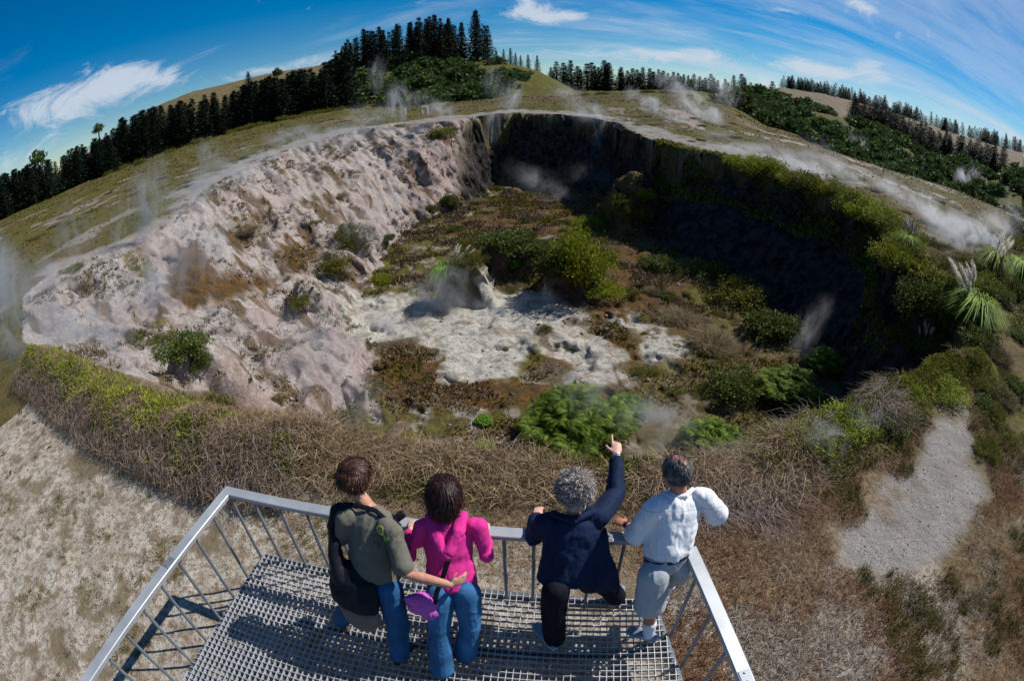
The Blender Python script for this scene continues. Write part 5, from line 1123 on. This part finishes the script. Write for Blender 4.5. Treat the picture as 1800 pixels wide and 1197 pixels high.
def tee_print(T, tc, col):
    def dist(p):
        n = T.node('ShaderNodeVectorMath', operation='DISTANCE'); T.l.new(tc, n.inputs[0]); n.inputs[1].default_value = p; return n.outputs['Value']
    n = T.noise(tc, 30, 5, .7); g = T.math('MULTIPLY', T.ramp(dist((pY+pG)/2+V3(0, -.04, -.04)), .17, .06), T.ramp(n, .47, .56)); col = T.mix(T.math('MULTIPLY', g, .75), col, (.035, .035, .034))
    d = dist(pY); ring = T.math('MULTIPLY', T.ramp(d, .020, .024), T.ramp(d, .046, .041)); col = T.mix(ring, col, (.55, .50, .10)); col = T.mix(T.ramp(d, .011, .008), col, (.45, .42, .12))
    ng = T.noise(tc, 40, 3, .5); gg = T.ramp(T.math('ADD', dist(pG), T.math('MULTIPLY', ng, .03)), .058, .05); return T.mix(gg, col, (.22, .50, .05))
M['tee'] = cloth('olive grey jersey', (.135, .13, .105), 320, .9, .10, tee_print)
B = Solid(); hem = [(-.12, .200, .145, 0), (.05, .200, .145, 0), (.3, .192, .135, 0), (.55, .196, .135, 0), (.75, .204, .135, 0), (.90, .190, .115, 0), (.98, .115, .082, 0), (1.01, .078, .070, 0)]
B.loft(torso_secs(pel, neck, side, hem, (1, 1))); B.limb([lerp(shR, neck, .25), shR, lerp(shR, elR, .45), lerp(shR, elR, .82)], [.075, .075, .070, .072]); B.limb([lerp(shL, neck, .25), shL, lerp(shL, elL, .7)], [.075, .075, .070])
obj('t_shirt', B.mesh('t_shirt', M['tee'], .009, 5, folds(side, up, .013, 11, 4, 3)), man)
B = Solid(); B.loft([(pel-up*.10, side*.15, side.cross(up)*.115), (pel-up*.02, side*.175, side.cross(up)*.125), (pel+up*.08, side*.17, side.cross(up)*.12)])
leg(B, hpR, knR, anR+V3(0, 0, -.01), [.105, .100, .092, .088, .086]); leg(B, hpL, knL, anL, [.098, .090, .080, .076, .074])
obj('jeans', B.mesh('jeans', M['denim'], .009, 4, folds(side, V3(0, 0, 1), .008, 12, 14, 8)), man)
shoe('shoe', anR, anR+V3(.10, .2, 0), man, M['dark_shoe'], M['dark_shoe']); shoe('shoe', anL, anL+V3(-.1, .2, 0), man, flat_mat('brown leather', (.10, .06, .03), .5, .2, 12, .2), M['dark_shoe'])
M['brown_hair'] = hairmat('brown hair', (.018, .008, .006), (.055, .024, .016), (.13, .065, .042))
bald = lambda d, c, r0, r1: np.clip((np.linalg.norm(d-np.array(c)/np.linalg.norm(c), axis=1)-r0)/(r1-r0), 0, 1)
face = lambda d, h=.15: 1-np.clip((d[:, 1]-.45+np.clip(d[:, 2], -.2, 1)*-.7)*6, 0, 1)*(d[:, 2] < .75)
kp = lambda d: face(d)*(d[:, 2] > -.62)*(.10+.90*bald(d, (-.15, -.35, 1), .30, .62))*(1-.9*(np.abs(d[:, 0]) > .88)*(d[:, 2] < -.25)*(d[:, 1] > -.1))
obj('hair', hair(H, 'hair', M['brown_hair'], 5200, lambda d: .045+.03*(d[:, 1] > .3)*(d[:, 2] > .4), 5, kp, lambda d: np.stack([d[:, 0]*.6+.1, np.where(d[:, 2] > .5, .6, -.2), -.6+(d[:, 2] > .5)*.5], 1), .012, .0028), man)
# strap, camera, bag, jacket
def band(name, pts, w, m, parent=None, nrm=None, th=.006):
    B = Solid(); pp = []
    for i in range(len(pts)-1):
        for k in range(4): pp.append(lerp(pts[i], pts[i+1], k/4))
    pp.append(pts[-1]); secs = []
    for i, p in enumerate(pp):
        t = (pp[min(i+1, len(pp)-1)]-pp[max(i-1, 0)]).normalized(); n = (nrm if nrm else V3(0, -.6, .8)); s = t.cross(n).normalized(); n2 = s.cross(t).normalized(); secs.append((p, s*w*.5, n2*th))
    B.loft(secs, 12); return obj(name, B.mesh(name, m, .005, 2), parent)
cmr = empty('photo_camera', J(690, 916, 1.14)); tag(cmr, 'black camera held over the rail by the man in the olive T-shirt', 'camera'); c0 = cmr.location.copy()
def rel(o, c=c0): o.data.transform(Matrix.Translation(-c)); return o
M['camera_black'] = flat_mat('camera black', (.012, .013, .016), .4, .15, 30, .3, .5); M['glass'] = flat_mat('lens glass', (.03, .035, .05), .06, .05, 5, 0, .9)
bm = bmesh.new(); bar(bm, V3(-.065, 0, 0), V3(.065, 0, 0), .06, .085); bar(bm, V3(-.025, 0, .055), V3(.025, 0, .055), .05, .04); bar(bm, V3(.05, -.02, 0), V3(.05, .045, 0), .035, .085); bm_obj('camera_body', bm, M['camera_black'], cmr, bevel=.006)
bm = bmesh.new(); rod(bm, (0, .02, 0), (0, .06, 0), .036, 24); rod(bm, (0, .06, 0), (0, .12, 0), .033, 24); rod(bm, (0, .075, 0), (0, .10, 0), .0355, 24); ln_ = bm_obj('lens', bm, M['camera_black'], cmr); bm = bmesh.new(); rod(bm, (0, .118, 0), (0, .123, 0), .026, 20); bm_obj('front_glass', bm, M['glass'], ln_); ln_.rotation_euler = (0, 0, 0)
cmr.rotation_euler = (math.radians(28), 0, math.radians(-65))
st = band('neck_strap', [J(598, 898, 1.40), J(605, 886, 1.44), J(632, 889, 1.455), J(660, 897, 1.44), J(680, 915, 1.38), J(692, 925, 1.25)], .045, M['black_nylon'], None); st.data.transform(cmr.matrix_basis.inverted()); st.parent = cmr
bag = empty('messenger_bag', J(622, 1050, .80)); tag(bag, 'black messenger bag with a taupe lower pocket hanging behind the man in the olive T-shirt', 'bag'); bc = bag.location.copy(); bs = side; bu = V3(0, -.12, 1).normalized(); bf = bs.cross(bu).normalized()
def bagpt(a, b, c): return bc+bs*a+bf*b+bu*c
B = Solid(); B.loft([(J(618, 992, 1.02), bs*.15, bf*.05), (J(619, 1015, .95), bs*.20, bf*.075), (J(621, 1040, .84), bs*.215, bf*.085), (J(624, 1060, .74), bs*.205, bf*.075), (J(626, 1068, .70), bs*.18, bf*.05)]); o = obj('bag_body', B.mesh('bag_body', M['black_nylon'], .009, 4, folds(bs, bu, .010, 8, 5, 31))); o.data.transform(Matrix.Translation(-bc)); o.parent = bag
B = Solid(); B.loft([(J(630, 1058, .74), bs*.15, bf*.06), (J(632, 1072, .67), bs*.17, bf*.075), (J(636, 1088, .58), bs*.155, bf*.07), (J(640, 1100, .50), bs*.10, bf*.045)]); o = obj('lower_pocket', B.mesh('lower_pocket', M['taupe'], .009, 4, folds(bs, bu, .009, 8, 5, 33))); o.data.transform(Matrix.Translation(-bc)); o.parent = bag
o = band('shoulder_strap', [J(600, 1010, .95), J(583, 985, 1.08), J(580, 930, 1.28), J(590, 893, 1.41)], .05, M['black_nylon'], None, V3(-.7, -.7, .3)); o.data.transform(Matrix.Translation(-bc)); o.parent = bag
jk = Solid(); q0 = V3(-.04, 0, 0); jk.loft([(J(603, 888, 1.43), side*.055, V3(0, .03, .01)), (J(594, 897, 1.40), side*.065, V3(0, .045, .02)), (J(586, 925, 1.25), side*.05, V3(0, .075, 0)), (J(588, 965, 1.10), side*.05, V3(0, .085, 0)), (J(596, 1005, .97), side*.07, V3(0, .08, 0)), (J(608, 1040, .82), side*.10, V3(0, .06, 0)), (J(610, 1050, .76), side*.08, V3(0, .05, 0))])
tag(obj('jacket', jk.mesh('jacket', M['black_nylon'], .009, 4, folds(side, V3(0, 0, 1), .008, 14, 5, 35))), 'black jacket slung over the left shoulder of the man in the olive T-shirt', 'jacket')

# --- woman in the pink hoodie
H = Head(J(780, 866, 1.495), V3(.02, .93, -.33), 0, 1.08); neck = J(782, 912, 1.31)+V3(0, .03, -.02); pel = J(792, 1028, .87)+V3(0, .09, 0)
shL, shR = J(740, 926, 1.25), J(842, 926, 1.25); side = (shR-shL).normalized(); up = (neck-pel).normalized()
elR, wrR = J(855, 976, 1.02), J(853, 935, 1.02); elL, wrL = J(722, 978, 1.0), J(722, 930, 1.02)
hpL, knL, anL = J(772, 1052, .80)+V3(0, .04, 0), J(772, 1112, .45), J(776, 1172, .07); hpR, knR, anR = J(820, 1050, .80)+V3(0, .04, 0), J(826, 1100, .45), J(818, 1145, .07)
B = Solid(); H.add(B); B.limb([H.P(0, -.01, -.06), neck], [.048, .052]); B.loft(torso_secs(pel, neck, side, BODY, (.92, .95)))
for s_, e_, w_ in ((shR, elR, wrR), (shL, elL, wrL)): B.limb([s_, lerp(s_, e_, .5), e_, lerp(e_, w_, .4), w_], [.046, .04, .036, .036, .025])
hand(B, wrR, V3(.0, .9, -.1), V3(0, 0, 1), V3(-1, 0, 0), .35, .92); hand(B, wrL, V3(.0, .9, -.1), V3(0, 0, 1), V3(1, 0, 0), .35, .92)
leg(B, hpR, knR, anR, [.08, .066, .05, .048, .034]); leg(B, hpL, knL, anL, [.08, .066, .05, .048, .034])
pk = person(B.mesh('person', M['skin_pale'], .0065, 4), 'woman with dark bob in bright pink hooded top and blue jeans'); H.eyes(pk)
M['pink'] = cloth('pink fleece', (.62, .035, .25), 320, .9, .10)
B = Solid(); B.loft(torso_secs(pel, neck, side, [(-.16, .200, .152, 0), (.10, .194, .140, 0), (.3, .182, .128, 0), (.55, .190, .130, 0), (.75, .196, .128, 0), (.90, .178, .105, 0), (.98, .105, .08, 0), (1.02, .072, .068, 0)], (1, 1)))
for s_, e_, w_ in ((shR, elR, wrR), (shL, elL, wrL)): B.limb([lerp(s_, neck, .2), s_, lerp(s_, e_, .5), e_, lerp(e_, w_, .5), lerp(e_, w_, .85)], [.062, .062, .058, .054, .048, .042])
top = obj('hooded_top', B.mesh('hooded_top', M['pink'], .009, 5, folds(side, up, .012, 11, 5, 43)), pk)
B = Solid(); B.limb([J(757, 908, 1.33), J(764, 935, 1.28), J(777, 968, 1.19)], [.040, .048, .044]); B.limb([J(812, 908, 1.33), J(806, 935, 1.29), J(790, 968, 1.20)], [.042, .050, .044]); B.ball(J(784, 974, 1.17), .046); B.ell(J(784, 938, 1.24)+V3(0, .02, 0), side*.055, V3(0, .02, 0), up*.075)
obj('hood', B.mesh('hood', M['pink'], .007, 4, folds(side, up, .010, 20, 9, 45)), top)
B = Solid(); B.loft([(pel-up*.10, side*.15, side.cross(up)*.11), (pel-up*.01, side*.195, side.cross(up)*.140), (pel+up*.07, side*.170, side.cross(up)*.11)])
leg(B, hpR, knR, anR+V3(0, 0, -.03), [.112, .100, .086, .092, .104]); leg(B, hpL, knL, anL+V3(0, 0, -.03), [.112, .100, .086, .092, .104]); obj('jeans', B.mesh('jeans', M['denim_light'], .009, 4, folds(side, V3(0, 0, 1), .008, 12, 14, 48)), pk)
shoe('shoe', anR, anR+V3(.02, .2, 0), pk, M['dark_shoe'], M['dark_shoe'], .85); shoe('shoe', anL, anL+V3(-.02, .2, 0), pk, M['dark_shoe'], M['dark_shoe'], .85)
M['dark_hair'] = hairmat('dark brown hair', (.006, .003, .004), (.020, .009, .009), (.085, .032, .022), .48)
obj('hair', hair(H, 'hair', M['dark_hair'], 12000, lambda d: .07+.075*np.clip(.8-d[:, 2], 0, 1), 6, lambda d: face(d)*(d[:, 2] > -.35), lambda d: np.stack([d[:, 0]*.45, d[:, 1]*.3-.15, -1.0+0*d[:, 0]], 1),   .016, .0026, .016, (0, -.012, .03), (.086, .104, .096)), pk)
sb = empty('shoulder_bag', J(745, 1062, .78)); tag(sb, 'mauve gathered shoulder bag on a black strap worn by the woman in pink', 'bag'); bc = sb.location.copy()
B = Solid(); B.ell(bc, side*.135, side.cross(up)*.075, V3(0, .03, .125)); B.ell(bc+side*.05+V3(0, -.03, -.09), side*.085, side.cross(up)*.065, V3(0, 0, .09)); B.ell(bc-side*.05+V3(0, 0, .07), side*.09, side.cross(up)*.06, V3(0, 0, .07))
M['mauve'] = cloth('mauve cotton', (.42, .10, .42), 300, .85, .15); o = obj('pouch', B.mesh('pouch', M['mauve'], .006, 3, folds(side, V3(0, 0, 1), .010, 34, 7, 51))); o.data.transform(Matrix.Translation(-bc)); o.parent = sb
o = band('strap', [J(808, 905, 1.37), J(797, 950, 1.245), J(788, 985, 1.15), J(778, 1015, 1.03), J(768, 1040, .93), J(763, 1062, .84)], .042, M['black_nylon'], None, V3(0, -.75, .6)); o.data.transform(Matrix.Translation(-bc)); o.parent = sb

# --- woman in the navy jacket, pointing
H = Head(J(1011, 866, 1.50), V3(.08, .93, -.30), 0, 1.13); neck = J(1008, 908, 1.31)+V3(0, .03, -.02); pel = J(1000, 1010, .88)+V3(0, .08, 0)
shL, shR = J(955, 918, 1.23), J(1052, 908, 1.26); side = (shR-shL).normalized(); up = (neck-pel).normalized()
elR, wrR = J(1082, 868, 1.24), J(1084, 800, 1.40); fin = J(1083, 755, 1.49); elL, wrL = J(938, 945, 1.0), J(940, 930, 1.03)+V3(.02, .14, 0)
hpL, knL, anL = J(978, 1045, .80)+V3(0, .04, 0), J(972, 1085, .46), J(975, 1118, .10); hpR, knR, anR = J(1028, 1015, .80)+V3(0, .04, 0), J(1060, 1022, .45), J(1083, 1045, .10)
B = Solid(); H.add(B); B.limb([H.P(0, -.01, -.06), neck], [.05, .054]); B.loft(torso_secs(pel, neck, side, BODY, (.98, 1)))
B.limb([shR, elR, lerp(elR, wrR, .4), wrR], [.05, .040, .038, .026]); B.limb([shL, elL, wrL], [.05, .040, .026]); hand(B, wrR, fin-wrR, V3(.1, -.5, .8), V3(-1, 0, .1), .6, 1.2, True); hand(B, wrL, V3(.2, .9, -.1), V3(0, 0, 1), V3(1, 0, 0), .4)
leg(B, hpR, knR, anR, [.08, .068, .05, .05, .036]); leg(B, hpL, knL, anL, [.08, .068, .05, .05, .036])
nv = person(B.mesh('person', M['skin_pale'], .0065, 4), 'woman with curly grey hair and navy jacket pointing into the crater'); H.eyes(nv)
M['navy'] = cloth('navy poplin', (.008, .018, .050), 380, .75, .2, None, .8); M['black_trouser'] = cloth('black twill', (.006, .007, .013), 380, .8, .2)
B = Solid(); B.loft(torso_secs(pel, neck, side, [(-.26, .235, .165, 0), (.0, .225, .16, 0), (.25, .215, .145, 0), (.55, .215, .14, 0), (.75, .215, .135, 0), (.90, .185, .11, 0), (.99, .12, .088, 0), (1.03, .085, .078, 0)], (1, 1)))
B.limb([lerp(shR, neck, .2), shR, lerp(shR, elR, .5), elR, lerp(elR, wrR, .5), lerp(elR, wrR, .86)], [.080, .082, .076, .070, .060, .052]); B.limb([lerp(shL, neck, .2), shL, lerp(shL, elL, .5), elL, lerp(elL, wrL, .85)], [.078, .078, .072, .064, .052])
# the loose right side of the jacket swinging out below the raised arm
B.loft([(J(1050, 935, 1.15), side*.07, V3(0, .07, 0)), (J(1050, 975, 1.0), side*.10, V3(0, .05, 0)), (J(1050, 1002, .86), side*.15, V3(0, .06, 0)), (J(1052, 1022, .70), side*.17, V3(0, .06, 0)), (J(1056, 1034, .55), side*.16, V3(0, .05, 0))])
jc = obj('jacket', B.mesh('jacket', M['navy'], .009, 4, folds(side, up, .014, 11, 6, 63)), nv)
B = Solid(); B.limb([J(972, 903, 1.33), J(1008, 915, 1.345), J(1042, 900, 1.34)], [.028, .030, .028]); obj('collar', B.mesh('collar', M['navy'], .007, 3, folds(side, up, .005, 20, 10, 65)), jc)
B = Solid(); B.loft([(pel-up*.10, side*.16, side.cross(up)*.12), (pel, side*.18, side.cross(up)*.13)]); leg(B, hpR, knR, anR+V3(0, 0, -.02), [.12, .115, .105, .10, .095]); leg(B, hpL, knL, anL+V3(0, 0, -.02), [.11, .105, .10, .098, .095]); obj('trousers', B.mesh('trousers', M['black_trouser'], .009, 4, folds(side, V3(0, 0, 1), .006, 10, 4, 67)), nv)
shoe('shoe', anL+V3(-.05, .0, 0), anL+V3(-.17, .2, 0), nv, M['sneaker'], M['white_sole'], 1.25); shoe('shoe', anR, anR+V3(.12, .2, 0), nv, M['sneaker'], M['white_sole'])
bm = bmesh.new(); wd = (fin-wrR).normalized(); q = wd.to_track_quat('Z', 'Y')
for kx, rr_ in ((-.012, .034), (.004, .032)):
    ring = [wrR+wd*kx+q @ V3(math.cos(t)*rr_, math.sin(t)*rr_, math.sin(t*3)*.003) for t in [i/20*2*math.pi for i in range(20)]]
    for i in range(20): bar(bm, ring[i], ring[(i+1) % 20], .006, .006, wd)
bm_obj('bracelet', bm, flat_mat('silver', (.6, .6, .62), .3, .1, 30, 0, .5, .8), nv)
M['grey_hair'] = hairmat('grey curls', (.09, .078, .07), (.27, .235, .215), (.60, .56, .53), .6)
obj('hair', hair(H, 'hair', M['grey_hair'], 12000, lambda d: .035+0*d[:, 0], 8, lambda d: face(d)*(d[:, 2] > -.55), lambda d: np.stack([np.sin(d[:, 1]*17+d[:, 2]*9), np.sin(d[:, 0]*15-d[:, 2]*13), np.cos(d[:, 0]*16+d[:, 1]*12)-.2], 1), .022, .0025, .030, (0, -.012, .035), (.090, .106, .098)), nv)

# --- man in the white shirt
H = Head(J(1190, 832, 1.60), V3(-.28, .90, -.30), 0, 1.2); neck = J(1196, 868, 1.43)+V3(0, .03, -.02); pel = J(1178, 985, .96)+V3(0, .08, 0)
shL, shR = J(1147, 898, 1.35), J(1236, 874, 1.37); side = (shR-shL).normalized(); up = (neck-pel).normalized()
elL, wrL = J(1118, 938, 1.10), J(1103, 926, 1.08)+V3(0, .03, 0); elR, wrR = J(1262, 905, 1.15), J(1240, 905, 1.06)+V3(-.03, .16, 0)
hpL, knL, anL = J(1150, 1015, .86)+V3(0, .03, 0), J(1143, 1062, .50), J(1141, 1112, .10); hpR, knR, anR = J(1198, 998, .86)+V3(0, .05, 0), J(1190, 1010, .50)+V3(0, .02, 0), J(1172, 1045, .10)+V3(0, .05, 0)
B = Solid(); H.add(B); B.limb([H.P(0, -.01, -.06), neck], [.062, .066]); B.loft(torso_secs(pel, neck, side, BODY, (.92, .95)))
B.limb([shR, elR, lerp(elR, wrR, .4), wrR], [.056, .046, .044, .030]); B.limb([shL, elL, lerp(elL, wrL, .4), wrL], [.056, .046, .044, .031]); hand(B, wrL, J(1080, 912, 1.07)-wrL, V3(0, -.1, 1), V3(.2, 1, 0), .8); hand(B, wrR, V3(-.3, .9, -.2), V3(0, 0, 1), V3(-1, 0, 0), .6)
leg(B, hpR, knR, anR, [.085, .075, .056, .058, .040]); leg(B, hpL, knL, anL, [.085, .075, .056, .060, .042])
wm = person(B.mesh('person', M['skin_red'], .0065, 4), 'balding man in white short sleeved shirt and pale shorts at the rail corner'); H.eyes(wm)
seamc = lerp(pel, neck, .80)
def seam(T, tc, col):
    n = T.node('ShaderNodeVectorMath', operation='DOT_PRODUCT'); T.l.new(tc, n.inputs[0]); n.inputs[1].default_value = up; d = T.math('ABSOLUTE', T.math('SUBTRACT', n.outputs['Value'], float(seamc.dot(up)))); return T.mix(T.ramp(d, .0035, .001), col, (.35, .38, .46))
M['white_cotton'] = cloth('white cotton', (.74, .76, .80), 420, .9, .04, seam, .6)
B = Solid(); B.loft(torso_secs(pel, neck, side, [(-.03, .190, .154, 0), (.10, .206, .168, 0), (.35, .200, .160, 0), (.55, .200, .150, 0), (.75, .205, .140, 0), (.90, .190, .115, 0), (.98, .125, .088, 0), (1.02, .082, .078, 0)], (1, 1)))
B.limb([lerp(shR, neck, .25), shR, lerp(shR, elR, .5), lerp(shR, elR, .95)], [.080, .080, .078, .086]); B.limb([lerp(shL, neck, .25), shL, lerp(shL, elL, .5), lerp(shL, elL, 1.0)], [.080, .082, .080, .090])
sh = obj('shirt', B.mesh('shirt', M['white_cotton'], .009, 5, folds(side, up, .019, 10, 2.6, 73)), wm)
B = Solid(); B.limb([J(1166, 868, 1.43), J(1180, 874, 1.44), J(1205, 872, 1.445), J(1217, 860, 1.44)], [.020, .024, .024, .020]); obj('collar', B.mesh('collar', M['white_cotton'], .006, 3), sh)
M['khaki'] = cloth('pale grey cotton', (.40, .43, .46), 380, .88, .06)
B = Solid(); fr = side.cross(up).normalized(); B.loft([(pel-up*.14, side*.16, fr*.13), (pel-up*.04, side*.195, fr*.158), (pel+up*.02, side*.188, fr*.152)]); B.limb([hpL, lerp(hpL, knL, .5), lerp(hpL, knL, .98)], [.130, .135, .138]); B.limb([hpR, lerp(hpR, knR, .5), knR], [.125, .13, .128])
obj('shorts', B.mesh('shorts', M['khaki'], .009, 4, folds(side, V3(0, 0, 1), .007, 10, 5, 77)), wm)
bm = bmesh.new(); ring = [pel-up*.012+side*math.cos(t)*.191+fr*math.sin(t)*.156 for t in [i/40*2*math.pi for i in range(40)]]
for i in range(40): bar(bm, ring[i], ring[(i+1) % 40], .008, .028, up)
bm_obj('belt', bm, M['dark_shoe'], wm)
for ak, kn in ((anL, knL), (anR, knR)):
    B = Solid(); B.limb([ak+V3(0, 0, -.02), lerp(ak, kn, .18), lerp(ak, kn, .34)], [.056, .058, .066]); obj('sock', B.mesh('sock', flat_mat('white sock', (.70, .73, .80), .95, .05, 60, .4), .006, 2), wm)
shoe('shoe', anL, anL+V3(-.22, .13, 0), wm, M['sneaker'], M['white_sole'], 1.1); shoe('shoe', anR, anR+V3(.03, .2, 0), wm, M['sneaker'], M['white_sole'], 1.05)
bm = bmesh.new(); wd = (wrL-elL).normalized(); q = wd.to_track_quat('Z', 'Y'); ring = [wrL-wd*.01+q @ V3(math.cos(t)*.034, math.sin(t)*.034, 0) for t in [i/20*2*math.pi for i in range(20)]]
for i in range(20): bar(bm, ring[i], ring[(i+1) % 20], .006, .014, wd)
bm_obj('watch', bm, M['dark_shoe'], wm)
M['salt_hair'] = hairmat('dark greying hair', (.018, .015, .015), (.075, .066, .066), (.27, .245, .24))
obj('hair', hair(H, 'hair', M['salt_hair'], 5200, lambda d: .03+0*d[:, 0], 9, lambda d: face(d)*(d[:, 2] > -.6)*(.06+.94*bald(d, (.16, -.22, 1), .58, .76)), lambda d: np.stack([d[:, 0]*.3, -.3+0*d[:, 0], -.8+0*d[:, 0]], 1), .008, .0028), wm)
# ------------------------------------------------------------------ two tiny white marker posts beside the far track
M['white_paint'] = flat_mat('white paint', (.75, .75, .72), .6, .05, 5, .05)
for px, py, hoop, lab in ((713, 201, False, 'small white marker post beside the far track'), (747, 201, True, 'small white hoop shaped marker beside the far track')):
    b = W(march(px, py, plain_u)); bm = bmesh.new(); b = Vector(b)
    if hoop:
        for q in (-.35, .35): rod(bm, b+V3(q, 0, -.2), b+V3(q, 0, 1.0), .10, 8)
        rod(bm, b+V3(-.35, 0, 1.0), b+V3(.35, 0, 1.0), .10, 8)
    else: rod(bm, b+V3(0, 0, -.2), b+V3(0, 0, .95), .10, 8)
    tag(bm_obj('marker_post', bm, M['white_paint']), lab, 'marker post')

# ------------------------------------------------------------------ steam: soft volumes rising from the vents
def steam_mat(T, out):
    tc = T.node('ShaderNodeTexCoord').outputs['Object']; oi = T.node('ShaderNodeObjectInfo')
    off = T.node('ShaderNodeVectorMath', operation='ADD'); T.l.new(tc, off.inputs[0]); sc = T.node('ShaderNodeVectorMath', operation='SCALE'); T.l.new(oi.outputs['Location'], sc.inputs[0]); sc.inputs['Scale'].default_value = 3.1; T.l.new(sc.outputs[0], off.inputs[1])
    ln = T.node('ShaderNodeVectorMath', operation='LENGTH'); T.l.new(tc, ln.inputs[0]); r = ln.outputs['Value']
    n = T.noise(T.vec(off.outputs[0], sc=(1, 1, .6)), 1.9, 6, .62, 1.3)
    edge = T.ramp(T.math('ADD', r, T.math('MULTIPLY', T.math('SUBTRACT', n, .5), 1.8)), .85, .0, 0, 1)
    wis = T.ramp(n, .46, .68, .0, 3.0)
    d = T.math('MULTIPLY', T.math('MULTIPLY', edge, wis), T.ramp(r, .98, .80, 0, 1)); sep = T.node('ShaderNodeSeparateColor'); T.l.new(oi.outputs['Color'], sep.inputs[0])
    d = T.math('MULTIPLY', d, T.math('MULTIPLY', sep.outputs[0], 4.0))
    v = T.node('ShaderNodeVolumePrincipled'); v.inputs['Color'].default_value = (.93, .95, .98, 1); v.inputs['Anisotropy'].default_value = .25; T.put(v.inputs['Density'], d); T.l.new(v.outputs[0], out.inputs['Volume'])
M['steam'] = mat('steam', steam_mat)
bm = bmesh.new(); bmesh.ops.create_icosphere(bm, subdivisions=3, radius=1.0); me_s = bpy.data.meshes.new('steam_cloud'); bm.to_mesh(me_s); bm.free(); me_s.materials.append(M['steam'])
ST = [(265, 372, 62, 120, 1.5), (355, 330, 80, 70, 1.0), (285, 505, 80, 150, .75), (385, 445, 80, 150, .8), (40, 545, 230, 170, 1.3), (150, 575, 220, 80, 1.1), (430, 310, 110, 50, .8), (505, 252, 90, 38, .8), (610, 236, 100, 40, .9),
      (702, 188, 44, 78, 1.1), (775, 195, 60, 40, .7), (897, 175, 46, 70, .8), (1040, 200, 100, 44, .8), (1145, 186, 44, 36, 1.5), (1228, 190, 100, 46, 1.5), (1275, 165, 60, 60, .4), (1310, 262, 110, 30, .9), (1400, 290, 160, 40, 1.3), (1490, 312, 130, 40, 1.1),
      (1512, 262, 30, 34, 1.0), (1685, 412, 150, 56, 2.2), (1590, 350, 120, 36, .9), (1690, 316, 44, 34, .9), (1750, 395, 110, 40, .9), (640, 400, 90, 120, .55), (560, 600, 200, 110, .7), (640, 700, 150, 110, .5), (775, 520, 110, 70, 1.0), (870, 545, 100, 60, .5),
      (1052, 252, 26, 50, .6), (1405, 590, 60, 90, .35), (1150, 745, 150, 110, .9), (1440, 765, 120, 60, .55), (960, 330, 150, 50, .4), (690, 575, 120, 60, .6), (225, 600, 90, 90, .8), (1350, 275, 90, 26, .8), (1440, 300, 60, 24, 1.2), (1550, 330, 80, 26, 1.0), (1640, 385, 90, 30, 1.2), (1740, 425, 80, 34, 1.4), (1180, 205, 60, 24, 1.0), (1255, 205, 40, 30, 1.2), (650, 215, 60, 30, .8), (545, 240, 60, 30, .8), (465, 275, 70, 30, .8), (330, 480, 70, 130, .7), (110, 510, 130, 110, 1.0), (15, 490, 120, 130, 1.0), (1400, 330, 50, 16, .5)]
for px, py, w, h, tau in ST:
    tau *= .62 if (px > 1290 and w > h*2 and tau < 2) else 1.0
    if tau <= 0: continue
    b = hit(px, min(py+h*.5, 800)); d = float(np.linalg.norm(b)); hx = w/900*d*U*.5*1.75; hz = h/900*d*U*.5*1.75
    p = W(b); th = max(hx*.6, hz*.5); rs2 = np.random.default_rng(int(px*7+py))
    for j, (ox, oz, sx, sz, tk_) in enumerate(((0, .62, 1, 1, 1.0), (rs2.uniform(.3, .9)*rs2.choice([-1, 1]), rs2.uniform(.9, 1.5), .8, .9, .45))):
        if j and px < 60: continue
        o = obj('steam', me_s); o.location = (p[0]+ox*hx, p[1], p[2]+hz*oz); o.scale = (hx*sx, th*sx, hz*sz); o.rotation_euler = (0, math.radians(rs2.uniform(-5, 32)), 0)
        o.color = (min(1, tau*tk_/(th*2)/4*3.4), 0, 0, 1); tag(o, 'drifting wisp of steam', 'steam', kind='stuff')
